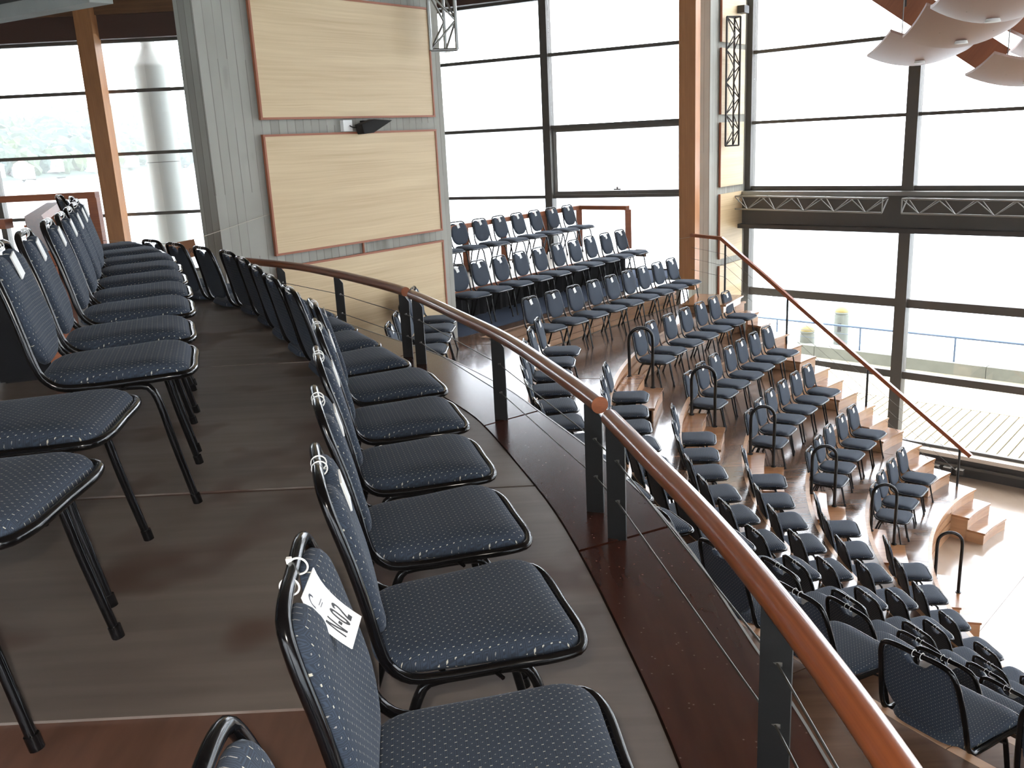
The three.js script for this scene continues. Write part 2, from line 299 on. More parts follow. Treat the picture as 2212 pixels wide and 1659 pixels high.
{
  const o = structure('floor', 'grey-brown plywood upper floor of the balcony'), y = H(LV.A);
  const cuts = [[0, .297], [.3, .46], [.4605, .6245], [.625, .77], [.7705, .8]];
  const tz = (z) => { let lo = 0, hi = 1; for (let i = 0; i < 40; i++) { const m = (lo + hi) / 2; edgeA(m)[1] < z ? lo = m : hi = m; } return lo; };
  const T = [0, tz(-6.46), tz(-4.6), tz(-2.78), tz(-1.56)];
  for (let i = 0; i < 4; i++) {
    const e = i ? .0012 : 0, a = [], n = 10; for (let k = 0; k <= n; k++) a.push(edgeA(lerp(T[i] + e, T[i + 1] - e, k / n)));
    const za = a[0][1], zb = a[n][1];
    const L = i === 0 ? [[-7.5, zb - .05], [-7.5, -14], [-3.55, -14]] : [[-7.5, zb + .02], [-7.5, za + (i === 1 ? .35 : -.02)]];
    if (i === 1) L.splice(1, 1, [-2.21, -6.15], [-7.5, -5.3]).length;
    const poly = i === 1 ? [...a, [-7.5, zb], [-7.5, -5.4], [-2.21, -6.16]] : i === 0 ? [...a, [-2.21, -6.165], [-7.5, -5.42], [-7.5, -9.3], [-4.2, -9.3]] : [...a, [-7.5, zb], [-7.5, za]];
    mesh('floor_panel', prism(poly, y - .006, y - (i === 0 ? .004 : 0)), M.dull, o);
  }
  const a = []; for (let k = 0; k <= 40; k++) a.push(edgeA(k / 40));
  mesh('subfloor', prism([...a.map((p) => [p[0] - .004, p[1]]), [-7.6, 1.6], [-7.6, -9.4], [-4.3, -9.4]], y - .09, y - .0065), M.red, o).userData.label = 'reddish floor sheet below the plywood';
  mesh('step_riser', band((t) => { const p = edgeA(t); return [p[0] - .03, p[1]]; }, (t) => { const p = edgeA(t); return [p[0] - .05, p[1]]; }, 0, 1, H(LV.B) - .02, y - .09, 60), M.red, o);
  // lower balcony floor
  const o2 = structure('floor', 'grey-brown plywood lower floor of the balcony by the rail'), yb = H(LV.B);
  const bt = [0, .17, .36, .535, .7085, .86, 1]; const innA = (t) => { const p = edgeA(t); return [p[0] - .06, p[1]]; };
  for (let i = 0; i < 6; i++) {
    const a = [], b = []; for (let k = 0; k <= 12; k++) { const t = lerp(bt[i] + .0008, bt[i + 1] - .0008, k / 12); a.push(inner(t)); }
    const zb = (z) => innA(tz(z)); const z0 = a[0][1], z1 = a[12][1]; for (let k = 0; k <= 12; k++) b.push(zb(lerp(z0, z1, k / 12)));
    mesh('floor_panel', prism([...a, ...b.reverse()], yb - .03, yb), M.dull, o2);
  }
  // dark varnished edge strip of separate boards, and the fascia below it
  const o3 = structure('floor', 'dark red varnished edge boards of the balcony under the handrail');
  const st = [0, .125, .30, .455, .595, .7285, .86, 1];
  const shift = (t) => { const p = inner(t); return [p[0] + .006, p[1]]; };
  for (let i = 0; i < 7; i++) mesh('edge_board', band(outer, shift, st[i] + .0007, st[i + 1] - .0007, yb - .035, yb + .004, 12), M.strip, o3);
  const ins = (d) => (t) => { const p = outer(t); return [p[0] - d, p[1] - d * .3]; };
  mesh('metal_edge', band((t) => { const p = outer(t); return [p[0] + .008, p[1]]; }, outer, 0, 1, yb - .05, yb + .006, 60), M.steel, o3);
  const w = structure('wall_balcony', 'dark wooden front below the balcony edge');
  mesh('fascia', band(ins(.02), ins(.07), 0, 1, H(LV.r2), yb - .035, 60), M.red, w);
}

// ------------------------------------------------------------------ concrete pillars with plywood panels
function face(px, pz, dx, dz) { return (s, off = 0) => [px + dx * s + (-dz) * off, pz + dz * s + dx * off]; }   // off > 0 to the front (right of the direction)
const f1 = face(-.68, -11.82, .627, -.779);
{
  const o = structure('wall_pillar', 'board-marked concrete wall pillar behind the balcony');
  mesh('pillar', prism([f1(-3.39), f1(0), f1(0, -.3), f1(-3.39, -.3)], H(-3.2), H(4.4)), M.concrete, o);
  const panelAt = (i, y0, y1, s0 = -2.785, s1 = -.215) => {
    const pos = f1((s0 + s1) / 2, .02), t = thing('plywood_panel', ['pale plywood panel on concrete pillar, above the small white socket box', 'pale plywood panel on concrete pillar between socket box and red conduit', 'pale plywood panel on concrete pillar, lowest, behind the curved handrail', 'pale plywood panel at the very top of the concrete pillar'][i], 'wall panel', [pos[0], H(y0), pos[1]], Math.atan2(.779, .627), 'plywood panels on the pillar');
    const w = s1 - s0, h = y1 - y0; mesh('sheet', box(w - .03, h - .03, .024, 0, h / 2, .012), M.ply, t);
    for (const s of [-1, 1]) { mesh('edge_trim', box(w + .012, .022, .036, 0, h / 2 + s * (h / 2 - .008), .016), M.plyEdge, t); mesh('edge_trim', box(.022, h - .02, .036, s * (w / 2 - .008), h / 2, .016), M.plyEdge, t); }
  };
  panelAt(0, .32, 1.555); panelAt(1, -1.05, .17); panelAt(2, -2.42, -1.175); panelAt(3, 1.69, 2.93);
  const b = f1(-1.64, .03), sb = thing('socket_box', 'small white electrical socket box between the upper plywood panels', 'socket', [b[0], H(.24), b[1]], Math.atan2(.779, .627));
  mesh('box', box(.13, .12, .05), M.white, sb); mesh('cord', tube([[.02, 0, .03], [.05, -.02, .05], [.12, -.02, .06]], .006, 10, 6), M.black, sb);
  
  const sp = f1(-1.34, .07), lamp = thing('spot_lamp', 'black angled wall lamp beside the white socket box', 'lamp', [sp[0], H(.262), sp[1]], Math.atan2(.779, .627));
  { const s = new THREE.Shape(); s.moveTo(-.2, -.02); s.lineTo(-.17, -.11); s.lineTo(-.03, -.1); s.lineTo(.26, .02); s.lineTo(0, .03); s.closePath(); const g = new THREE.ExtrudeGeometry(s, { depth: .1, bevelEnabled: true, bevelSize: .008, bevelThickness: .008, bevelSegments: 2 }); mesh('housing', g, M.dark, lamp); mesh('bracket', box(.05, .06, .06, -.05, .0, -.03), M.dark, lamp); }
  const c = f1(-1.54, .02), cd = mesh('conduit', rod([c[0], H(-1.175), c[1]], [c[0], H(-1.05), c[1]], .014), M.plyEdge); tag(cd, 'short red conduit between the two lower plywood panels', 'conduit');
}
const f2 = face(4.8, -18.35, .627, -.779);
{
  const o = structure('wall_pillar', 'concrete wall pillar beside the tall right-hand glazing');
  mesh('pillar', prism([f2(-1.62), f2(.1), f2(.1, -.42), f2(-1.62, -.42)], H(-3.2), H(4.4)), M.concrete, o);
  mesh('timber_post', prism([[3.16, -16.72], [3.42, -16.58], [3.56, -16.85], [3.3, -17.0]], H(-2.8), H(4.4)), M.column, o).userData.label = 'orange timber post at the end of the far window';
  const rows = [[1.52, 2.75], [.27, 1.42], [-1.03, .13], [-2.37, -1.16], [-3.3, -2.5]];
  rows.forEach(([y0, y1], i) => {
    const p = f2(-.77, .02), t = thing('plywood_panel', ['narrow plywood panel at the top of the strip by right glazing', 'narrow plywood panel behind the hanging black truss, upper', 'narrow plywood panel behind the lower end of the black truss', 'narrow plywood panel beside the steel spandrel beam', 'narrow plywood panel low behind the stair handrail post'][i], 'wall panel', [p[0], H(y0), p[1]], Math.atan2(.779, .627), 'narrow panels by the right glazing');
    mesh('sheet', box(.98, y1 - y0, .03, 0, (y1 - y0) / 2, .015), M.ply, t); mesh('edge_trim', box(.02, y1 - y0, .036, -.495, (y1 - y0) / 2, .016), M.plyEdge, t);
  });
  const s = f2(-.55, .12), sg = thing('wall_lamp', 'small dark box lamp at the head of the black truss', 'lamp', [s[0], H(2.1), s[1]], Math.atan2(.779, .627)); mesh('housing', box(.2, .13, .14), M.frameDark, sg); mesh('bracket', box(.05, .05, .12, 0, 0, -.1), M.frameDark, sg);
}

// ------------------------------------------------------------------ windows
function windowWall(n, label, p0, dir, mull, trans, bot, top, o = {}) {
  const w = structure('window_' + n, label), at = (s, off = 0) => [p0[0] + dir[0] * s - dir[1] * off, p0[1] + dir[1] * s + dir[0] * off];
  const mw = o.mw ?? .14, md = o.md ?? .2, th = o.th ?? .07, m = o.m ?? M.frame;
  const vert = (s, ww, y0, y1, mat = m) => { const a = at(s - ww / 2, -md / 2), b = at(s + ww / 2, -md / 2), c = at(s + ww / 2, md / 2), d = at(s - ww / 2, md / 2); mesh('mullion', prism([a, b, c, d], y0, y1), mat, w); };
  for (const s of mull) vert(s, mw, H(bot), H(top));
  const all = [bot, ...trans, top];
  for (let i = 0; i + 1 < mull.length; i++) for (let j = 0; j < all.length; j++) {
    const y = all[j], t = o.thick?.[j] ?? th, a = at(mull[i] + mw / 2, -.05), b = at(mull[i + 1] - mw / 2, -.05), c = at(mull[i + 1] - mw / 2, .05), d = at(mull[i] + mw / 2, .05);
    mesh('transom', prism([a, b, c, d], H(y) - t / 2, H(y) + t / 2), m, w);
    if (j + 1 < all.length && !(o.skip?.(i, j))) { const q = all[j + 1], e = at(mull[i] + mw / 2, -.004), f = at(mull[i + 1] - mw / 2, -.004), g = at(mull[i + 1] - mw / 2, .004), h = at(mull[i] + mw / 2, .004); mesh('pane', prism([e, f, g, h], H(y) + t / 2, H(q) - t / 2), M.glass, w); }
  }
  return [w, at];
}
{ // far bay window
  const [w, at] = windowWall(1, 'tall far-bay window looking over the lake', [2.82, -17.09], [-.873, -.4876], [-.55, 2.16, 4.79, 7.4, 8.4], [-1.1, .2, 1.5], -2.474, 2.5, { mw: .15, th: .06 });
  // opening sash with its handle in the right-hand bay
  const a = at(-.45, .06), b = at(2.08, .06);
  for (const y of [-1.04, .14]) mesh('sash_rail', bar([a[0], H(y), a[1]], [b[0], H(y), b[1]], .06, .07), M.frame, w);
  for (const s of [-.43, 2.06]) { const p = at(s, .06); mesh('sash_stile', bar([p[0], H(-1.04), p[1]], [p[0], H(.14), p[1]], .06, .06), M.frame, w); }
  const h = at(.82, .12); mesh('handle', bar([h[0] - .06, H(-.99), h[1] - .03], [h[0] + .06, H(-.99), h[1] + .03], .03, .025), M.frameDark, w); mesh('handle', bar([h[0], H(-1.0), h[1]], [h[0], H(-.94), h[1]], .03, .03), M.frameDark, w);
}
{ // left gallery window
  const [w, at] = windowWall(2, 'gallery window behind the upper balcony row facing wooded hills', [-4.3, -20.75], [-.9975, .0], [0, 1.5, 6.8, 9.5], [-1.19, .11, 1.41], -2.474, 2.42, { mw: .12, th: .07 });
  const col = mesh('timber_post', prism([[-8.62, -20.55], [-8.27, -20.55], [-8.27, -20.2], [-8.62, -20.2]], H(-2.474), H(3.3)), M.column, w); col.userData.label = 'orange timber post of the gallery window';
}
{ // right glazing
  const dir = [.72, .694], p0 = [7.6, -15.66];
  const [w, at] = windowWall(3, 'tall right-hand glazing above the timber deck', p0, dir, [-3.86, -.74, 2.42, 5.6, 8.8, 12, 15.2], [-4.47, -3.15, -1.85, -1.15, .1, 1.38, 2.7], -5.72, 4.3, { mw: .2, th: .07, thick: [.08, .13, .15, .1, .12, .06, .06, .06, .08], skip: (i, j) => j === 3 });
  // spandrel beam
  const q = (s, d) => at(s, d), bm = structure('trim_1', 'grey spandrel beam across the right-hand glazing');
  mesh('beam', prism([q(-3.95, .3), q(16, .3), q(16, -.1), q(-3.95, -.1)], H(-1.83), H(-1.17)), M.frame, bm);
  mesh('beam_flange', prism([q(-3.95, .34), q(16, .34), q(16, .3), q(-3.95, .3)], H(-1.24), H(-1.17)), M.steel, bm); mesh('beam_flange', prism([q(-3.95, .5), q(16, .5), q(16, .0), q(-3.95, .0)], H(-1.86), H(-1.78)), M.frameDark, bm);
  // plinth under the glass
  const pl = structure('baseboard_right', 'dark plinth with ledge under the right-hand glazing');
  mesh('ledge', prism([q(-3.95, .24), q(16, .24), q(16, -.15), q(-3.95, -.15)], H(-5.8), H(-5.73)), M.whiteBoard, pl); mesh('plinth', prism([q(-3.95, .12), q(16, .12), q(16, -.15), q(-3.95, -.15)], H(-6.15), H(-5.8)), M.frameDark, pl); mesh('plinth_lip', prism([q(-3.95, .18), q(16, .18), q(16, .12), q(-3.95, .12)], H(-5.98), H(-5.93)), M.frame, pl);
  [.16, .36, .57].forEach((s, i) => { const p = q(s - .06, .17), t = thing('floor_outlet', ['pale outlet box on the dark plinth, first from the side stairs', 'pale outlet box on the dark plinth between two others', 'pale outlet box on the dark plinth, farthest from the side stairs'][i], 'outlet', [p[0], H(-6.05), p[1]], -Math.atan2(dir[1], dir[0]), 'outlet boxes on the plinth'); mesh('body', box(.13, .09, .06), M.frame, t); mesh('lid', box(.13, .015, .08, 0, .05, .01), M.white, t); });
  // lattice trusses lying on the beam
  const truss = (name, label, A, B, w, h, n, m, rr, pos) => {
    const t = thing(name, label, 'truss', pos ?? A, 0); const ax = new THREE.Vector3(...B).sub(new THREE.Vector3(...A)), L = ax.length(); ax.normalize();
    const side = new THREE.Vector3(...w), up = new THREE.Vector3(...h), O = (k, a, b) => { const v = ax.clone().multiplyScalar(k).addScaledVector(side, a).addScaledVector(up, b); return v.toArray(); };
    const ch = [[0, 0], [1, 0], [.5, 1]];
    for (const [a, b] of ch) mesh('chord', rod(O(0, a, b), O(L, a, b), rr, 10), m, t);
    for (const k of [0, L]) for (let i = 0; i < 3; i++) mesh('end_bar', rod(O(k, ...ch[i]), O(k, ...ch[(i + 1) % 3]), rr * .8, 8), m, t);
    for (let i = 0; i < n; i++) for (const [p, s] of [[ch[0], ch[2]], [ch[1], ch[2]], [ch[0], ch[1]]]) { mesh('lattice_bar', rod(O(L * i / n, ...p), O(L * (i + .5) / n, ...s), rr * .6, 6), m, t); mesh('lattice_bar', rod(O(L * (i + .5) / n, ...s), O(L * (i + 1) / n, ...p), rr * .6, 6), m, t); }
    return t;
  };
  const inw = [-.694, .72], b0 = q(-3.8, .36), b1 = q(-.95, .36), c0 = q(-.62, .36), c1 = q(2.3, .36), d0 = q(2.6, .36), d1 = q(5.5, .36);
  truss('lattice_truss', 'pale lattice truss on the beam next to the narrow plywood panels', [b0[0], H(-1.24), b0[1]], [b1[0], H(-1.27), b1[1]], [inw[0] * .26, 0, inw[1] * .26], [inw[0] * .13, -.24, inw[1] * .13], 5, M.steel, .016);
  truss('lattice_truss', 'pale lattice truss on the beam, second from the plywood panels', [c0[0], H(-1.27), c0[1]], [c1[0], H(-1.3), c1[1]], [inw[0] * .26, 0, inw[1] * .26], [inw[0] * .13, -.24, inw[1] * .13], 5, M.steel, .016);
  const e0 = f2(-1.24, .13), t2 = truss('lattice_truss', 'dark lattice truss hanging upright before the narrow plywood panels', [e0[0], H(1.93), e0[1]], [e0[0], H(-.29), e0[1]], [.2, 0, -.25], [.16, 0, .06], 4, M.frameDark, .018);
  const e1 = f1(-.5, .32), t1 = truss('lattice_truss', 'steel lattice truss end hanging before the top plywood panel', [e1[0], H(3.6), e1[1]], [e1[0], H(1.05), e1[1]], [.16, 0, -.2], [.22, 0, .02], 4, M.steel, .022);
}
// ------------------------------------------------------------------ closing walls, ceiling, soffits
{
  const add = (name, label, pts, y0, y1, m) => { const o = structure(name, label); mesh('wall', prism(pts, H(y0), H(y1)), m, o); return o; };
  add('wall_back', 'low wall behind the balcony', [[-13.4, 9], [22, 9], [22, 9.3], [-13.4, 9.3]], -6.5, -2.5, M.concrete2);
  windowWall(4, 'gallery window behind the balcony', [-13.3, 9.15], [1, 0], [0, 2.7, 5.4, 8.1, 10.8, 13.5, 16.2, 18.9, 21.6, 24.3, 27, 29.7, 32.4, 35.2], [-1.19, .11, 1.41], -2.474, 2.42, {});
  add('wall_back', 'eaves wall above the rear gallery window', [[-13.4, 9], [22, 9], [22, 9.3], [-13.4, 9.3]], 2.4, 4.4, M.fascia);
  add('wall_right', 'plain wall beyond the stage', [[19.4, -3.6], [22, -3.6], [22, 9], [21.7, 9], [21.7, -3.3], [19.4, -3.3]], -6.5, 4.4, M.ceiling);
  add('wall_left', 'plain timber wall at the left of the gallery', [[-13.5, -20.9], [-13.2, -20.9], [-13.2, 9], [-13.5, 9]], -6.5, 4.4, M.ceiling);
  add('wall_far', 'low wall under the gallery and far bay windows', [[-13.4, -20.9], [-4.3, -20.9], [3.1, -17.05], [3.2, -16.75], [-4.3, -20.65], [-13.4, -20.65]], -6.5, -2.52, M.concrete2);
  const fs = structure('trim_2', 'dark brown eaves beam over the gallery windows');
  mesh('eaves_beam', prism([[-13.4, -20.9], [-4.25, -20.9], [-4.25, -20.5], [-13.4, -20.5]], H(2.45), H(2.92)), M.fascia, fs); mesh('eaves_board', prism([[-13.4, -20.5], [-4.3, -20.5], [-4.3, -20.42], [-13.4, -20.42]], H(2.92), H(3.7)), M.eaves, fs);
  mesh('eaves_beam', prism([[-4.3, -20.95], [3.3, -17.0], [3.5, -16.7], [-4.3, -20.5]], H(2.52), H(4.4)), M.fascia, fs);
  mesh('eaves_beam', prism([[-13.4, -20.5], [-13.0, -20.5], [-13.0, 9], [-13.4, 9]], H(2.45), H(4.4)), M.fascia, fs); mesh('eaves_beam', prism([[-13.4, -20.95], [-4.2, -20.95], [-4.2, -20.5], [-13.4, -20.5]], H(2.92), H(4.4)), M.fascia, fs);
  const cb = structure('trim_3', 'concrete slab edge over the upper balcony row');
  mesh('slab', prism([[-10, -12.5], [-3.5, -8.7], [-4.3, -6], [-10, -6]], H(1.45), H(1.8)), M.frameDark, cb);
  mesh('edge_beam', prism([[-10.1, -12.66], [-3.35, -8.72], [-3.5, -8.58], [-10.1, -12.5]], H(1.33), H(1.8)), M.concrete2, cb);
  const cl = structure('ceiling', 'timber ceiling of the hall'); mesh('ceiling_board', prism([[-13.4, -21], [-4, -21], [3, -17.4], [4.4, -18.9], [22.3, -1.6], [22.3, 9.3], [-13.4, 9.3]], H(4.3), H(4.6)), M.ceiling, cl);
}
// ------------------------------------------------------------------ acoustic sails and glulam beams under the roof
{
  const sail = (label, corners) => {              // corners (heights from the eye level): far left, near left, near right, far right
    const p = corners.map(([x, y, z]) => new THREE.Vector3(x, H(y), z)), c = p.reduce((s, v) => s.add(v), new THREE.Vector3()).multiplyScalar(.25);
    const t = thing('acoustic_sail', label, 'ceiling panel', c.toArray(), 0, 'curved acoustic sails'), n = 14, pos = [], idx = [], uv = [], sag = .15;
    const at = (u, v) => { const q = p[0].clone().lerp(p[3], u).lerp(p[1].clone().lerp(p[2], u), v).sub(c); q.y -= sag * (1 - (2 * u - 1) ** 2) * (1 - .35 * v) + .03 * (1 - (2 * v - 1) ** 2); return q; };
    for (const th of [0, .03]) for (let j = 0; j <= n; j++) for (let i = 0; i <= n; i++) { const q = at(i / n, j / n); pos.push(q.x, q.y + th, q.z); uv.push(i / n, j / n); }
    const S = (n + 1) * (n + 1); for (let k = 0; k < 2; k++) for (let j = 0; j < n; j++) for (let i = 0; i < n; i++) { const a = k * S + j * (n + 1) + i, q = [a, a + 1, a + n + 2, a, a + n + 2, a + n + 1]; idx.push(...(k ? q : q.reverse())); }
    for (let i = 0; i < n; i++) for (const [a, b] of [[i, i + 1], [n * (n + 1) + i + 1, n * (n + 1) + i], [(i + 1) * (n + 1), i * (n + 1)], [i * (n + 1) + n, (i + 1) * (n + 1) + n]]) idx.push(a, b, b + S, a, b + S, a + S);
    const g = new THREE.BufferGeometry(); g.setAttribute('position', new THREE.Float32BufferAttribute(pos, 3)); g.setAttribute('uv', new THREE.Float32BufferAttribute(uv, 2)); g.setIndex(idx); mesh('sail', toCreasedNormals(g, .6), M.acoustic, t);
    const m = at(.5, .3); mesh('downlight', new THREE.CylinderGeometry(.06, .07, .03, 24).translate(m.x, m.y - .012, m.z), M.white, t);
    for (const k of [.25, .75]) { const w = at(k, .5); mesh('hanger', rod([w.x, w.y, w.z], [w.x, H(4.3) - c.y, w.z], .006, 6), M.cable, t); }
  };
  sail('curved pinkish acoustic sail hanging lowest near the glazing mullion', [[5.07, 0.87, -13.2], [4.84, 1.06, -11.88], [5.89, 0.97, -11.7], [6.29, 0.86, -13.0]]);
  sail('large curved acoustic sail overlapping above the lowest one', [[4.58, 0.9, -10.9], [4.44, 1.13, -10.03], [5.48, 1.09, -9.88], [5.69, 0.92, -10.74]]);
  sail('curved acoustic sail hanging apart on the side of the stage', [[6.0, 0.52, -12.3], [5.85, 0.71, -11.32], [7.02, 0.67, -11.15], [7.39, 0.48, -12.12]]);
  sail('curved acoustic sail highest under the timber beams', [[4.2, 1.03, -9.4], [4.0, 1.11, -8.65], [4.98, 1.08, -8.52], [5.28, 1.0, -9.26]]);
  sail('curved acoustic sail behind the others beside a timber beam', [[7.25, 0.86, -13.6], [6.88, 1.04, -12.51], [8.01, 0.99, -12.32], [8.44, 0.83, -13.4]]);
  const bm = (label, a, b) => { const o = thing('timber_beam', label, 'beam', a); const d = b.map((v, i) => v - a[i]); mesh('beam', bar([0, 0, 0], d, .2, .42), M.glulam, o); for (const k of [.3, .6]) mesh('steel_tie', box(.03, .2, .24, d[0] * k, d[1] * k, d[2] * k), M.frameDark, o); };
  bm('inclined timber roof beam running up behind the acoustic sails', [5.3, H(2.05), -14.1], [6.9, H(.7), -13.2]);
  bm('inclined timber roof beam behind the sails at the stage side', [6.6, H(1.35), -12.6], [8.4, H(.35), -12.2]);
}

// ------------------------------------------------------------------ the chair
function ringCushion(outline, centre, layers, map) {            // outline [u, v] star-shaped about centre; layers of [inset, height]
  const n = outline.length, pos = [], uv = [], idx = [];
  layers.forEach(([ins, h]) => outline.forEach(([u, v]) => { const du = centre[0] - u, dv = centre[1] - v, l = Math.hypot(du, dv), k = Math.min(.97, ins / l); const a = u + du * k, b = v + dv * k; pos.push(...map(a, b, h)); uv.push(a, b); }));
  for (let j = 0; j + 1 < layers.length; j++) for (let i = 0; i < n; i++) { const a = j * n + i, b = j * n + (i + 1) % n; idx.push(a, b, b + n, a, b + n, a + n); }
  const L = layers.length - 1, c = pos.length / 3; pos.push(...map(centre[0], centre[1], layers[L][1])); uv.push(...centre);
  for (let i = 0; i < n; i++) idx.push(L * n + i, L * n + (i + 1) % n, c);
  const g = new THREE.BufferGeometry(); g.setAttribute('position', new THREE.Float32BufferAttribute(pos, 3)); g.setAttribute('uv', new THREE.Float32BufferAttribute(uv, 2)); g.setIndex(idx); g.computeVertexNormals(); return g;
}
function rounded(corners, per) {                                 // [u, v, radius] corners -> smooth outline
  const out = [], n = corners.length;
  for (let i = 0; i < n; i++) {
    const [x, y, r] = corners[i], a = corners[(i + n - 1) % n], b = corners[(i + 1) % n];
    const da = [a[0] - x, a[1] - y], db = [b[0] - x, b[1] - y], la = Math.hypot(...da), lb = Math.hypot(...db);
    const p = [x + da[0] / la * r, y + da[1] / la * r], q = [x + db[0] / lb * r, y + db[1] / lb * r];
    for (let k = 0; k <= per; k++) { const t = k / per; out.push([(1 - t) ** 2 * p[0] + 2 * t * (1 - t) * x + t * t * q[0], (1 - t) ** 2 * p[1] + 2 * t * (1 - t) * y + t * t * q[1]]); }
    const nx = [b[0] - db[0] / lb * b[2], b[1] - db[1] / lb * b[2]]; if (Math.hypot(nx[0] - q[0], nx[1] - q[1]) > .1) out.push([(q[0] + nx[0]) / 2, (q[1] + nx[1]) / 2]);
  }
  return out;
}
const backX = (s) => -.178 - (s - .45) * .232;                   // the lean of the back
function chairGeometry(hi) {
  const per = hi ? 7 : 4, G = {};
  // seat: u across, v forward
  const so = rounded([[-.168, -.195, .1], [.168, -.195, .1], [.21, .236, .075], [-.21, .236, .075]], per);
  const seatY = (v) => .018 * v - (v > .12 ? .9 * (v - .12) ** 2 : 0);
  G.seat = ringCushion(so, [0, .01], [[.02, .408], [.006, .412], [0, .422], [.003, .435], [.012, .446], [.03, .454], [.06, .459], [.11, .461]], (u, v, h) => [v, h + seatY(v), u]);
  // back: u across, s height
  const bo = rounded([[-.105, .462, .06], [.105, .462, .06], [.178, .55, .055], [.175, .66, .04], [.152, .804, .045], [.062, .802, .012], [.03, .762, .02], [-.03, .762, .02], [-.062, .802, .012], [-.152, .804, .045], [-.175, .66, .04], [-.178, .55, .055]], Math.max(2, per - 3));
  const bm = (u, s, h) => [backX(s) + .35 * u * u + h, s, u];
  G.back = ringCushion(bo.slice().reverse(), [0, .61], [[.004, -.006], [0, .002], [.003, .012], [.012, .02], [.03, .026], [.07, .029]], bm);
  G.shell = ringCushion(bo, [0, .61], [[.0, .0], [.004, -.008], [.02, -.011]], bm);
  // one tube round back and seat
  const half = [[0, -.266, .822], [.105, -.266, .822], [.148, -.263, .809], [.168, -.252, .768], [.183, -.222, .66], [.192, -.2, .56], [.195, -.188, .5], [.195, -.172, .452], [.195, -.135, .417], [.197, -.06, .408], [.204, .08, .411], [.214, .17, .416], [.2, .222, .416], [.15, .243, .416], [0, .246, .416]];
  const loop = [...half.map(([u, v, y]) => [v, y, u]), ...half.slice(1, -1).reverse().map(([u, v, y]) => [v, y, -u])];
  G.frame = tube(loop, .0115, hi ? 130 : 56, hi ? 10 : 6, true);
  const leg = (sx, sz) => mergeGeometries([
    tube(sx > 0 ? [[-.03, .392, sz * .178], [.07, .392, sz * .18], [.108, .386, sz * .182], [.128, .355, sz * .184], [.16, .2, sz * .19], [.2, .015, sz * .198]] : [[-.02, .392, sz * .178], [-.07, .392, sz * .178], [-.1, .386, sz * .178], [-.122, .35, sz * .18], [-.17, .2, sz * .188], [-.235, .015, sz * .198]], .0115, hi ? 26 : 12, hi ? 9 : 6),
    rod([sx > 0 ? .198 : -.231, .03, sz * .198], [sx > 0 ? .204 : -.24, 0, sz * .198], .0145, hi ? 12 : 7)]);
  G.fl = leg(1, -1); G.fr = leg(1, 1); G.rl = leg(-1, -1); G.rr = leg(-1, 1);
  G.brace = mergeGeometries([rod([.05, .392, -.18], [.05, .392, .18], .008, hi ? 8 : 5), rod([-.06, .392, -.178], [-.06, .392, .178], .008, hi ? 8 : 5)]);
  // number tag hung on the top tube with two cable ties
  const tilt = .23; const card = box(.004, .075, .05); card.rotateZ(tilt); card.rotateX(.25); card.translate(backX(.76) + .035, .762, .012); G.card = card;
  const tie = (z) => { const g = new THREE.TorusGeometry(.0155, .0016, hi ? 6 : 4, hi ? 20 : 10); g.translate(-.262, .82, z); return g; };
  G.tie1 = tie(-.012); G.tie2 = tie(.024);
  G.clip = rod([.04, .4, .2], [.05, .4, .228], .005, 6);
  return G;
}
function makeChair(G, label, withTag = true) {
  const t = thing('stacking_chair', label, 'chair');
  mesh('seat', G.seat, M.fabric, t); const b = mesh('backrest', G.back, M.fabric, t); mesh('back_shell', G.shell, M.backFabric, b).userData.label = 'dotted fabric rear of the backrest';
  mesh('frame', G.frame, M.black, t).userData.label = 'glossy black tube frame';
  for (const k of ['fl', 'fr', 'rl', 'rr']) mesh('leg', G[k], M.black, t);
  mesh('brace', G.brace, M.black, t); mesh('row_clip', G.clip, M.black, t);
  if (withTag) { const c = mesh('number_tag', G.card, M.white, t); c.userData.label = 'white paper number tag'; mesh('cable_tie', G.tie1, M.white, c); mesh('cable_tie', G.tie2, M.white, c); }
  return t;
}
const GH = chairGeometry(true), GL = chairGeometry(false);
const protoHi = makeChair(GH, ''), protoLo = makeChair(GL, ''); scene.remove(protoHi, protoLo); taken.stacking_chair = -1;
function chair(x, z, deg, level, label, group, hi = false) {
  const c = (hi ? protoHi : protoLo).clone(); c.name = numbered('stacking_chair'); c.position.set(x, H(level), z); c.rotation.y = R(deg); scene.add(c);
  c.userData = { label, category: 'chair', group }; return c;
}
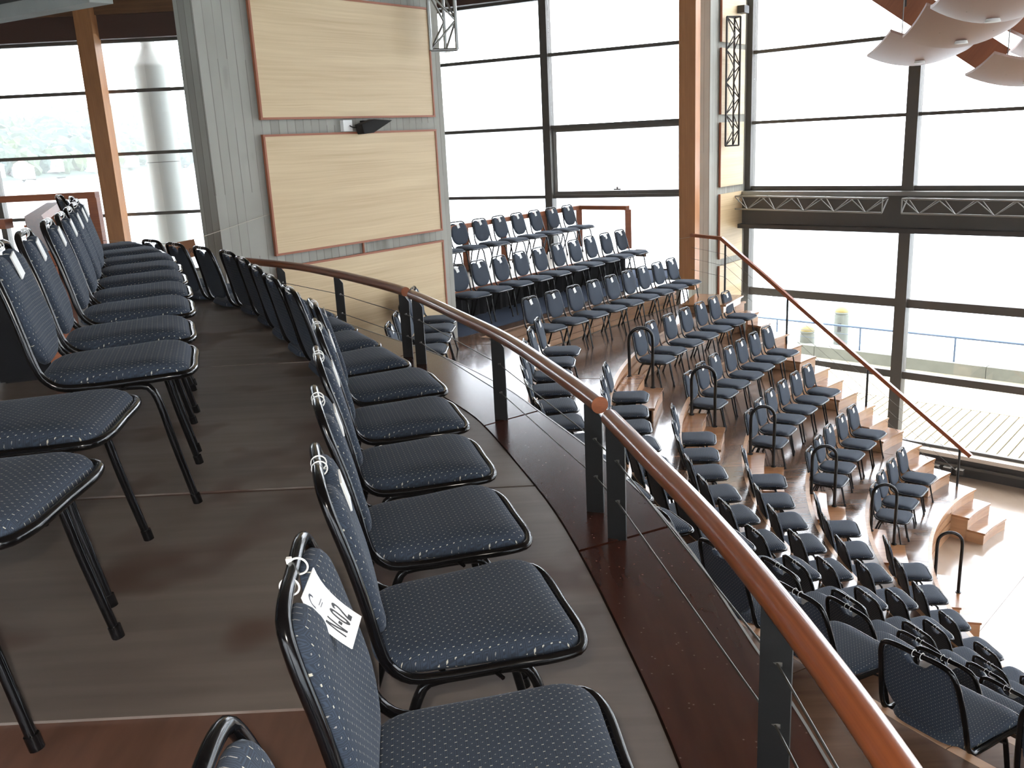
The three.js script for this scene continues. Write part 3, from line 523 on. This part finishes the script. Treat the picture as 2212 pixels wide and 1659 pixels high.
const far = {
  r1: [[-0.92, -14.24, -45], [-0.57, -14.626, -43.6], [-0.215, -15.021, -40.0], [0.106, -15.44, -37.3], [0.423, -15.865, -36.2], [0.743, -16.29, -36.2], [1.063, -16.712, -37.0], [1.382, -17.132, -38.3]],
  r2: [[-0.521, -12.631, -43.5], [-0.214, -13.042, -39.0], [0.095, -13.459, -36.8], [0.406, -13.884, -36.0], [0.718, -14.315, -35.5], [1.03, -14.746, -35.3], [1.338, -15.177, -35.2], [1.643, -15.603, -35.4], [1.954, -16.027, -36.1], [2.268, -16.447, -37.0]],
  r3: [[0.485, -12.214, -40.6], [0.819, -12.619, -40.1], [1.146, -13.023, -39.7], [1.47, -13.432, -39.0], [1.785, -13.842, -38.4], [2.097, -14.251, -38.0], [2.397, -14.666, -37.6], [2.706, -15.08, -37.3], [3.017, -15.497, -36.9]],
  r4: [[1.975, -12.222, -33.4], [2.221, -12.71, -34.5], [2.557, -13.167, -36.6], [2.879, -13.6, -38.0], [3.198, -14.029, -38.1], [3.509, -14.466, -37.4], [3.821, -14.901, -36.6]],
  r5: [[2.585, -11.769, -33.2], [2.845, -12.236, -34.6], [3.126, -12.684, -36.2], [3.441, -13.121, -37.0], [3.73, -13.569, -37.4], [4.041, -14.001, -38.9], [4.367, -14.415, -41.0]],
  r6: [[3.376, -11.633, -33.7], [3.637, -12.121, -34.1], [3.918, -12.591, -35.7], [4.225, -13.029, -37.8], [4.547, -13.462, -39.8], [4.871, -13.88, -42.3]],
  r7: [[4.179, -11.545, -34.3], [4.448, -12.014, -35.1], [4.75, -12.481, -36.9], [5.085, -12.921, -39.4], [5.413, -13.353, -41.3]],
  r8: [[5.069, -11.519, -35.3], [5.342, -11.968, -37.9], [5.666, -12.409, -39.6], [5.995, -12.847, -40.6]],
};
const rowWords = {
  r1: ['on the pale platform of the far bay', 'last row on the pale platform'], r2: ['on blue carpet before the black drape', 'row on the blue carpet'], r3: ['in the straight row below the blue carpet', 'row before the straight slotted riser'],
  r4: ['in first curved row below the cross aisle, glazing side', 'first curved row, glazing side'], r5: ['in second curved row, glazing side of the hoop rails', 'second curved row, glazing side'], r6: ['in third curved row, glazing side of the hoop rails', 'third curved row, glazing side'],
  r7: ['in fourth curved row, glazing side of the hoop rails', 'fourth curved row, glazing side'], r8: ['in lowest curved row, glazing side of the hoop rails', 'lowest curved row, glazing side'] };
const ordinal = { r4: 'first', r5: 'second', r6: 'third', r7: 'fourth', r8: 'lowest' };
const nth = ['first', 'second', 'third', 'fourth', 'fifth', 'sixth', 'seventh', 'eighth', 'ninth', 'tenth', 'eleventh', 'twelfth', 'thirteenth', 'fourteenth', 'fifteenth'];
for (const k in far) far[k].forEach(([x, z, a], i) => {
  const n = far[k].length, label = ordinal[k] ? (i ? `blue-grey chair, ${nth[i]} from the hoop rail in the ${rowWords[k][1].replace(', glazing side', '')}` : `blue-grey chair right behind the black hoop rail of the ${rowWords[k][1].replace(', glazing side', '')}`) + ', glazing side'
    : `blue-grey chair ${rowWords[k][0]}, ${nth[n - 1 - i]} from the timber post`;
  chair(x, z, a, LV[k], label, rowWords[k][1]);
});
// left block: the same curved rows on the near side of the aisle, seats facing the stage
const leftRows = { r3: [10.42, 12.1, 15, -.585], r4: [9.6, 11.0, 13, -.585], r5: [8.82, 11.5, 11, -.585], r6: [8.0, 11.7, 10, -.585], r7: [7.16, 11.4, 8, -.585], r8: [6.33, 12.2, 6, -.585] };
const leftGroup = { r3: 'cross-aisle row, balcony side', r4: 'first curved row, balcony side', r5: 'second curved row, balcony side', r6: 'third curved row, balcony side', r7: 'fourth curved row, balcony side', r8: 'lowest curved row, balcony side' };
for (const k in leftRows) {
  const [rt, f0, n, sp] = leftRows[k], rc = rt - .262;
  for (let i = 0; i < n; i++) {
    const f = f0 + i * sp / rc * 180 / Math.PI + (rnd() - .5) * .25, p = P(rc, f);
    chair(p[0], p[1], -f + (rnd() - .5) * 3, LV[k], `blue-grey chair, ${nth[i]} from the aisle steps in the ${leftGroup[k]}`, leftGroup[k], i > 8 || (k === 'r4' && i > 6));
  }
}
for (let i = 0; i < 5; i++) chair(-.87 - i * .01, -10.89 + i * .548, -6 + i * 1.2, LV.r2, `blue-grey chair, ${nth[i]} from the concrete pillar edge in the short row under plywood panels`, 'short row under the plywood panels');
// balcony rows
const rowB = [[-0.075, -.79, 3], [-0.086, -1.318, 6.0], [-0.149, -1.84, 13.6], [-0.25, -2.353, 14.3], [-0.346, -2.863, 13.6], [-0.449, -3.376, 14.5], [-0.564, -3.886, 17.8], [-0.779, -4.37, 24.1], [-0.984, -4.841, 26.1], [-1.18, -5.3, 26.4], [-1.38, -5.753, 28.3], [-1.603, -6.194, 32.6], [-1.907, -6.598, 37.1], [-2.233, -6.989, 40.7], [-2.558, -7.381, 44.2]];
rowB.forEach(([x, z, a], i) => {
  const c = chair(x, z, a, LV.B, i === 1 ? 'blue-grey balcony chair whose white tag reads N-02' : i === 0 ? 'blue-grey balcony chair next to the one tagged N-02, end of the rail-side row' : i === 14 ? 'blue-grey balcony chair at the far window end of the rail-side row' : `blue-grey balcony chair, ${nth[i - 2]} beyond the one tagged N-02 along the curved handrail`, 'balcony row beside the handrail', true);
  if (i === 1) {                                                 // the readable tag
    const cv = document.createElement('canvas'); cv.width = 300; cv.height = 200; const g = cv.getContext('2d');
    g.fillStyle = '#f6f6f4'; g.fillRect(0, 0, 300, 200); g.fillStyle = '#15171c'; g.font = 'bold 92px sans-serif'; g.textAlign = 'center'; g.fillText('N-02', 150, 178);
    g.beginPath(); g.arc(96, 52, 24, Math.PI * .75, Math.PI * 1.9); g.lineWidth = 9; g.strokeStyle = '#2a2d38'; g.stroke(); g.fillStyle = '#55585e'; g.fillRect(120, 74, 62, 3); g.fillRect(120, 82, 48, 3);
    const t = new THREE.CanvasTexture(cv); t.colorSpace = THREE.SRGBColorSpace; t.magFilter = THREE.LinearFilter;
    const old = c.children.find((m) => m.name === 'number_tag'); c.remove(old);
    const pl = new THREE.BufferGeometry(), pos = [], uv = [], idx = [], W = .082, L = .1, n = 8;   // slightly curled card hanging in front of the back
    for (const th of [0, -.0012]) for (let j = 0; j <= n; j++) for (let i2 = 0; i2 <= 1; i2++) { const v = j / n, s = (i2 - .5) * W; pos.push(th + .045 * v * v + .012 * v, -v * L, s); uv.push(1 - i2, 1 - v); }
    const S = (n + 1) * 2; for (let j = 0; j < n; j++) { const a = j * 2; idx.push(a, a + 2, a + 1, a + 1, a + 2, a + 3, S + a, S + a + 1, S + a + 2, S + a + 1, S + a + 3, S + a + 2); }
    pl.setAttribute('position', new THREE.Float32BufferAttribute(pos, 3)); pl.setAttribute('uv', new THREE.Float32BufferAttribute(uv, 2)); pl.setIndex(idx); pl.computeVertexNormals();
    const card = mesh('number_tag', pl, std({ map: t, roughness: .6 }), c); card.position.set(-.243, .808, .016); card.rotation.set(.12, -.14, .1); card.userData.label = 'white tag printed N-02';
    for (const z of [-.026, .03]) mesh('cable_tie', new THREE.TorusGeometry(.0145, .0017, 8, 28).translate(-.018, .014, z), M.white, card);
    mesh('tie_head', box(.008, .009, .007, -.03, .026, -.026), M.white, card);
  }
});
const rowA = [[-1.125, -1.681, 1.1], [-1.232, -2.205, 8.0], [-1.256, -2.829, 16.9], [-1.424, -3.325, 19.7], [-1.6, -3.863, 19.7], [-1.766, -4.336, 20.0], [-1.945, -4.808, 20.2], [-2.14, -5.304, 19.2], [-2.34, -5.78, 21], [-2.58, -6.25, 27], [-2.87, -6.7, 33]];
rowA.forEach(([x, z, a], i) => chair(x, z, a, LV.A, `blue-grey chair, ${nth[rowA.length - 1 - i]} from the gallery window end of the upper balcony row`, 'upper balcony row', true));

// ------------------------------------------------------------------ curved handrail of the balcony
{
  const rl = spline2([[-2.62, -8.78], [-2.34, -8.52], [-1.83, -8.0], [-1.47, -7.52], [-1.03, -6.84], [-.68, -6.22], [-.27, -5.22], [-.01, -4.53], [.19, -3.83], [.34, -3.23], [.42, -2.74], [.49, -2.31], [.53, -1.98], [.56, -1.65], [.58, -1.3], [.585, -.8], [.575, -.2], [.54, .5]]);
  const y = H(LV.B) + .468, r = .033;
  const tOf = (z) => { let lo = 0, hi = 1; for (let i = 0; i < 40; i++) { const m = (lo + hi) / 2; rl(m)[1] < z ? lo = m : hi = m; } return lo; };
  const o = thing('balcony_handrail', 'round varnished timber handrail on black flat posts curving along the balcony edge', 'handrail', [0, H(LV.B), 0]);
  const Y = y - H(LV.B);
  const seg = [[0, tOf(-6.26), .004], [tOf(-6.15), tOf(-3.30), 0], [tOf(-3.18), 1, -.016]];
  for (const [a, b, dy] of seg) {
    const pts = []; for (let i = 0; i <= 14; i++) { const p = rl(lerp(a, b, i / 14)); pts.push([p[0], Y + dy, p[1]]); }
    const s = mesh('rail', tube(pts, r, 70, 20), M.rail, o);
    for (const e of [0, 14]) { const p = pts[e], q = pts[e ? 13 : 1], d = new THREE.Vector3(p[0] - q[0], 0, p[2] - q[2]).normalize(); const g = new THREE.CylinderGeometry(r, r, .002, 24); g.rotateZ(Math.PI / 2); g.rotateY(-Math.atan2(d.z, d.x)); g.translate(p[0] + d.x * .001, p[1], p[2] + d.z * .001); mesh('end_grain', g, M.railEnd, s); }
  }
  const posts = [-8.2, -7.35, -6.3, -6.06, -4.69, -3.38, -3.12, -1.78, -.5];
  const cables = [.155, .31];
  for (const z of posts) {
    const t = tOf(z), p = rl(t), q = rl(t + .004), a = Math.atan2(q[1] - p[1], q[0] - p[0]);
    const s = new THREE.Shape(); s.moveTo(-.035, 0); s.lineTo(.035, 0); s.lineTo(.035, Y - .07); s.lineTo(.0, Y - .02); s.lineTo(-.035, Y - .02); s.closePath();
    const g = new THREE.ExtrudeGeometry(s, { depth: .012, bevelEnabled: false }); g.translate(0, 0, -.006); g.rotateY(-a + Math.PI / 2 - .6); g.translate(p[0], 0, p[1]);
    const m = mesh('post', g, M.post, o);
    for (const c of cables) mesh('cable_end', rod([p[0] - .012, c, p[1] - .01], [p[0] + .012, c, p[1] + .01], .007, 8), M.steel, m);
  }
  for (const c of cables) for (let i = 0; i + 1 < posts.length; i++) { const p = rl(tOf(posts[i])), q = rl(tOf(posts[i + 1])); mesh('cable', rod([p[0], c, p[1]], [q[0], c, q[1]], .0028, 6), M.cable, o); }
}
// ------------------------------------------------------------------ hoop rails in the aisle
['r4', 'r5', 'r6', 'r7', 'r8', 'stage'].forEach((k, i) => {
  const up = order[i], f = [18.75, 19.3, 20.0, 21.3, 23.5, 23.2][i], r = riserR(k, f), h0 = H(lerp(LV[up], LV[k], 1 / 3)), h1 = H(lerp(LV[up], LV[k], 2 / 3)), a = P(r - .03, f), b = P(r - .32, f + .6), top = H(LV[up]) + .47, rr = .145, my = top - rr;
  const t = thing('hoop_rail', ['black hoop handrail beside the first curved row', 'black hoop handrail beside the second curved row', 'black hoop handrail beside the third curved row', 'black hoop handrail beside the fourth curved row', 'black hoop handrail beside the lowest curved row', 'black hoop handrail on the last steps down to the stage'][i], 'handrail', [a[0], h0, a[1]], 0, 'aisle hoop rails');
  const dx = b[0] - a[0], dz = b[1] - a[1], at = (s, y) => [dx * s, y - h0, dz * s], pts = [at(0, h0), at(0, lerp(h0, my, .5)), at(0, my)];
  for (let q = 1; q < 8; q++) { const w = Math.PI * q / 8; pts.push(at(.5 - .5 * Math.cos(w), my + rr * Math.sin(w))); }
  pts.push(at(1, my), at(1, lerp(h1, my, .5)), at(1, h1)); mesh('hoop', tube(pts, .021, 60, 10), M.black, t);
  mesh('foot_plate', new THREE.CylinderGeometry(.035, .035, .008, 16).translate(0, .004, 0), M.black, t); mesh('foot_plate', new THREE.CylinderGeometry(.035, .035, .008, 16).translate(dx, h1 - h0 + .004, dz), M.black, t);
});
// ------------------------------------------------------------------ stair handrail by the glazing
{
  const o = thing('stair_handrail', 'sloping timber handrail on thin dark posts along the side stairs', 'handrail', [3.95, H(-2.9), -16.0]);
  const L = (p) => [p[0] - 3.95, p[1] - (-2.9), p[2] + 16.0], A = [3.35, -1.80, -16.55], Bp = [3.78, -1.83, -16.08], E = [7.05, -5.07, -13.35];
  mesh('rail', bar(L(A), L(Bp), .07, .055), M.rail, o); mesh('rail', bar(L(Bp), L(E), .07, .06), M.rail, o);
  const base = [[3.84, -2.76, -16.03], [4.73, -3.6, -15.29], [5.8, -4.62, -14.4], [6.93, -5.9, -13.46]];
  const on = (x) => { const t = (x - Bp[0]) / (E[0] - Bp[0]); return lerp(Bp[1], E[1], t); };
  base.forEach((b) => mesh('post', rod(L(b), L([b[0], on(b[0]), b[2]]), .018, 10), M.post, o));
  for (const d of [.22, .42, .62]) for (let i = 0; i < 3; i++) { const p = base[i], q = base[i + 1]; mesh('cable', rod(L([p[0], on(p[0]) - d, p[2]]), L([q[0], on(q[0]) - d, q[2]]), .003, 5), M.cable, o); }
  for (const d of [.22, .42, .62]) mesh('cable', rod(L([3.35, -1.8 - d, -16.55]), L([3.84, on(3.84) - d, -16.03]), .003, 5), M.cable, o);
}
// ------------------------------------------------------------------ wooden guard rails behind the last rows
{
  const guard = (label, pts, y, h, px) => {
    const o = thing('guard_rail', label, 'railing', [pts[0][0], H(y), pts[0][1]]), l = (p, q) => [p[0] - pts[0][0], q, p[1] - pts[0][1]];
    for (let i = 0; i + 1 < pts.length; i++) mesh('top_rail', bar(l(pts[i], h), l(pts[i + 1], h), .12, .075), M.wood, o);
    for (const p of px) mesh('post', box(.11, h - .03, .11, p[0] - pts[0][0], (h - .03) / 2, p[1] - pts[0][1]), M.wood, o);
  };
  guard('brown timber guard rail behind the last row of the far bay', [[-1.3, -14.2], [-.64, -14.99], [1.44, -17.76], [2.28, -17.04]], LV.r1, .74, [[-.64, -14.99], [-.02, -15.85], [.72, -16.83], [1.44, -17.76], [2.28, -17.04]]);
  guard('brown timber guard rail behind the upper balcony row', [[-2.12, -4.3], [-3.7, -7.35], [-4.65, -9.7]], LV.A, .62, [[-2.12, -4.3], [-3.0, -6.0], [-3.7, -7.35], [-4.65, -9.7]]);
  guard('brown timber guard rail crossing in front of the gallery window', [[-7.6, -11.3], [-4.83, -11.2]], LV.r2, 2.08, [[-4.88, -11.2], [-7.4, -11.3]]);
  guard('short brown guard rail running left from the upper balcony row', [[-3.95, -7.45], [-5.6, -7.5]], LV.A, .6, [[-5.5, -7.5]]);
  const s = thing('speaker_cabinet', 'black fabric-covered cabinet standing behind the upper balcony row', 'cabinet', [-2.42, H(LV.A), -4.62], R(18)); mesh('body', box(.34, .6, .3, 0, .31, 0), M.drape, s); mesh('base', box(.3, .03, .26, 0, .015, 0), M.dark, s);
}
// ------------------------------------------------------------------ cardboard signs on strings
{
  const sign = (label, p, w, h, turn, tilt, lines) => {
    const cv = document.createElement('canvas'); cv.width = 256; cv.height = 160; const g = cv.getContext('2d'); g.fillStyle = '#96694a'; g.fillRect(0, 0, 256, 160); g.fillStyle = '#5e4436'; g.textAlign = 'center';
    lines.forEach(([t, s, y]) => { g.font = `bold ${s}px sans-serif`; g.fillText(t, 128, y); });
    const tx = new THREE.CanvasTexture(cv); tx.colorSpace = THREE.SRGBColorSpace;
    const o = thing('cardboard_sign', label, 'sign', p, turn); const pl = new THREE.BoxGeometry(w, h, .004); pl.translate(0, -h / 2, 0); pl.rotateZ(tilt); mesh('card', pl, std({ map: tx, roughness: .9 }), o); return o;
  };
  sign('brown cardboard sign strung between back rail and concrete pillar', [-3.02, H(-.765), -8.6], .27, .16, .1, .14, [['PASAR', 62, 122]]);
  const st = (label, a, b, c) => tag(mesh('string', tube([[a[0], H(a[1]), a[2]], [(a[0] + b[0]) / 2, H((a[1] + b[1]) / 2 - c), (a[2] + b[2]) / 2], [b[0], H(b[1]), b[2]]], .003, 16, 5), M.string), label, 'string');
  st('thin string from timber guard rail to the cardboard sign', [-4.83, -.93, -11.15], [-3.15, -.78, -8.62], .0); st('thin string from cardboard sign up to the plywood panel', [-2.88, -.75, -8.6], [-2.42, -.62, -9.65], .0);
  sign('small brown card hung on a string before the far window', [2.45, H(-2.02), -16.62], .21, .13, -.6, .0, [['PASAR', 62, 112]]);
  st('thin string between far guard rail and stair handrail', [2.3, -1.95, -17.0], [3.35, -1.83, -16.55], .03);
}
// ------------------------------------------------------------------ outside: columns, deck, bollards, fence, lake, hills
{
  const column = (label, x, z, r) => { const o = thing('round_column', label, 'column', [x, H(-6.6), z]); mesh('shaft', new THREE.LatheGeometry([[0, 0], [r, 0], [r, 8.55], [r * .96, 8.62], [r * .42, 8.95], [r * .42, 9.1], [0, 9.1]].map((p) => new THREE.Vector2(...p)), 40), M.concrete2, o); for (const y of [2.1, 4.6, 6.5]) mesh('joint', new THREE.TorusGeometry(r, .008, 6, 40).rotateX(Math.PI / 2).translate(0, y, 0), M.frame, o); };
  column('round concrete column outside the gallery window', -7.72, -21.7, .36); column('round concrete column outside the far-bay window beside the pillar', -1.95, -21.0, .36);
  // deck boards: wide diagonal planks by the glass, fine boards along the kerb
  const d = [.72, .694], n = [.694, -.72], o0 = [7.6, -15.66], at = (s, t) => [o0[0] + d[0] * s + n[0] * t, o0[1] + d[1] * s + n[1] * t], y = -.02;
  const dk = structure('deck', 'pale timber deck outside the right-hand glazing');
  mesh('deck_bed', prism([at(-9, .2), at(16, .2), at(16, 7.1), at(-9, 7.1)], -.3, y - .04), M.deckBed, dk);
  const sk = -.05;                                               // planks run out square to the glass
  for (let i = 0; i < 78; i++) { const s = -5 + i * .19, g = .014; mesh('deck_plank', prism([at(s + g, .22), at(s + .19 - g, .22), at(s + .19 - g + sk * 3.9, 4.1), at(s + g + sk * 3.9, 4.1)], y - .035, y), M.deck, dk); }
  for (let i = 0; i < 18; i++) { const t = 4.13 + i * .155; for (let j = 0; j < 5; j++) { const s = -8 + j * 4.6 + (i % 2) * 1.3; mesh('deck_board', prism([at(s + .006, t), at(s + 4.594, t), at(s + 4.594, t + .147), at(s + .006, t + .147)], y - .035, y), M.deck, dk); } }
  const kb = structure('kerb', 'low concrete kerb at the outer edge of the deck');
  for (let i = 0; i < 12; i++) { const s = -10 + i * 2.2; mesh('kerb_block', prism([at(s + .008, 6.9), at(s + 2.192, 6.9), at(s + 2.192, 7.2), at(s + .008, 7.2)], -.1, .28), M.kerb, kb); }
  const fo = at(-10, 7.15), fe = thing('deck_fence', 'thin blue-grey tube fence standing on the kerb', 'fence', [fo[0], .28, fo[1]]);
  const fl = (s, t, h) => { const p = at(s, t); return [p[0] - fo[0], h, p[1] - fo[1]]; };
  for (let i = 0; i < 10; i++) mesh('post', rod(fl(-9.2 + i * 2.4, 7.05, 0), fl(-9.2 + i * 2.4, 7.05, .62), .025, 8), M.bluegrey, fe); for (const h of [.62]) mesh('rail', rod(fl(-10, 7.05, h), fl(14, 7.05, h), .03, 8), M.bluegrey, fe); for (const h of [.2, .4]) mesh('wire', rod(fl(-10, 7.05, h), fl(14, 7.05, h), .006, 5), M.bluegrey, fe);
  const bollard = (label, x, z, h, r, hatch) => { const o = thing('bollard', label, 'bollard', [x, 0, z]); mesh('post', new THREE.LatheGeometry([[0, 0], [r, 0], [r, h], [r * .9, h + .01], [r * .9, h + .05], [r, h + .06], [r, h + .1], [0, h + .1]].map((p) => new THREE.Vector2(...p)), 32), M.kerb, o); mesh('globe', new THREE.SphereGeometry(r * .95, 28, 14, 0, Math.PI * 2, 0, Math.PI / 2).scale(1, .85, 1).translate(0, h + .1, 0), M.globe, o); if (hatch) mesh('hatch', box(.12, .24, .03, -r * .55, h * .62, r * .86), M.frameDark, o); };
  bollard('round concrete bollard with yellowish globe cap standing on the deck', 8.35, -25.1, .5, .2, false); bollard('round concrete bollard with globe cap and small dark hatch by fence', 9.55, -25.8, .85, .2, true);
  // lake
  const w = mesh('lake', new THREE.PlaneGeometry(9000, 9000).rotateX(-Math.PI / 2).translate(0, -1.5, -3000), M.water); tag(w, 'bright calm lake beyond the building', 'lake', null, 'stuff');
}
{ // wooded far shore
  const shore = (b) => { // bearing (degrees right of straight ahead) -> distance of the shore line
    const t = [[-40, 360], [-30, 420], [-24, 500], [-19, 640], [-14, 1000], [-4, 1700], [6, 2300], [14, 3000]]; for (let i = 0; i + 1 < t.length; i++) if (b <= t[i + 1][0]) return lerp(t[i][1], t[i + 1][1], Math.max(0, (b - t[i][0]) / (t[i + 1][0] - t[i][0]))); return 3000; };
  const crest = (b) => (b < -16 ? 27 + 5 * Math.sin(b * .55) + 3 * Math.sin(b * 1.7) : lerp(30, 52, Math.min(1, (b + 16) / 12)) * (b > -2 ? Math.max(.25, 1 - (b + 2) / 12) : 1)) * 1.0;
  const pos = [], idx = [], nb = 110, nd = 10, uv = [];
  const spot = (b, k) => { const d = shore(b), w = d * .55, dist = d + w * k, h = -1.5 + 1 + (crest(b) + 8) * Math.pow(k, .75) * (1 + .12 * Math.sin(b * 3.1 + k * 9)); return [dist * Math.sin(R(b)), h, -dist * Math.cos(R(b))]; };
  for (let i = 0; i <= nb; i++) for (let j = 0; j <= nd; j++) { const p = spot(lerp(-42, 13, i / nb), j / nd); pos.push(...p); uv.push(p[0], p[2]); }
  for (let i = 0; i < nb; i++) for (let j = 0; j < nd; j++) { const a = i * (nd + 1) + j; idx.push(a, a + nd + 1, a + 1, a + 1, a + nd + 1, a + nd + 2); }
  const g = new THREE.BufferGeometry(); g.setAttribute('position', new THREE.Float32BufferAttribute(pos, 3)); g.setAttribute('uv', new THREE.Float32BufferAttribute(uv, 2)); g.setIndex(idx); g.computeVertexNormals();
  const hill = mesh('hillside', g, std({ color: 0x44584a, roughness: 1 })); tag(hill, 'wooded hillside on the far shore of the lake', 'hill', null, 'structure');
  const crown = new THREE.IcosahedronGeometry(1, 2), cp = crown.attributes.position; for (let i = 0; i < cp.count; i++) { const x = cp.getX(i), y = cp.getY(i), z = cp.getZ(i), k = 1 + .22 * Math.sin(x * 5 + y * 3) * Math.cos(z * 6 + y * 2); cp.setXYZ(i, x * k, y * k, z * k); } crown.computeVertexNormals();
  const N = 5200, inst = new THREE.InstancedMesh(crown, std({ color: 0xffffff, roughness: 1 }), N), mt = new THREE.Matrix4(), q = new THREE.Quaternion(), col = new THREE.Color();
  for (let i = 0; i < N; i++) {
    const b = i < 4000 ? lerp(-42, -14, rnd()) : lerp(-14, 12, rnd()), k = .05 + .95 * rnd(), p = spot(b, k), sc = shore(b) / 500, r = (3.2 + 4.2 * rnd()) * Math.min(2.2, sc * .9 + .1);
    q.setFromEuler(new THREE.Euler(rnd() * 6, rnd() * 6, rnd() * 6)); mt.compose(new THREE.Vector3(p[0], p[1] + r * .5, p[2]), q, new THREE.Vector3(r, r * (.8 + .5 * rnd()), r)); inst.setMatrixAt(i, mt);
    const t = rnd(); col.setRGB(lerp(.02, .06, t), lerp(.045, .09, t), lerp(.03, .05, rnd())); inst.setColorAt(i, col);
  }
  inst.name = 'shore_forest'; scene.add(inst); tag(inst, 'dense trees covering the far shore hills', 'trees', null, 'stuff');
  const house = (b, k, w, label, roof) => { const p = spot(b, k), o = thing('lake_house', label, 'house', [p[0], p[1] - 1, p[2]], R(-b + 20), 'houses on the far shore'); mesh('wall', box(w, 5, w * .7, 0, 2.5, 0), M.white, o); const s = new THREE.Shape(); s.moveTo(-w * .55, 5); s.lineTo(w * .55, 5); s.lineTo(0, 8); s.closePath(); mesh('roof', new THREE.ExtrudeGeometry(s, { depth: w * .8, bevelEnabled: false }).translate(0, 0, -w * .4), roof, o); for (const x of [-.25, .25]) mesh('window', box(w * .14, 1.4, .1, w * x, 2.6, w * .36), M.frame, o); };
  const rg = std({ color: 0x8a8f92, roughness: .9 }), rr = std({ color: 0xa87868, roughness: .9 });
  [[-28.5, .03, 11, 'white shore house with grey roof at the left end', rg], [-26.9, .02, 9, 'small white shore house with reddish roof beside round trees', rr], [-25.6, .05, 12, 'wide white shore house behind the round trees', rg], [-23.6, .03, 10, 'white shore house with reddish roof right of the big tree', rr], [-22.6, .06, 9, 'white shore house standing higher up the bank', rg], [-21.6, .03, 12, 'broad white shore house near the timber post', rg], [-20.6, .05, 8, 'little pale shore house with reddish roof by timber post', rr]].forEach((a) => house(...a));
}
scene.fog = new THREE.FogExp2(new THREE.Color().setRGB(1, 1, 1), .0004);               // summer haze over the lake
renderer.render(scene, camera);
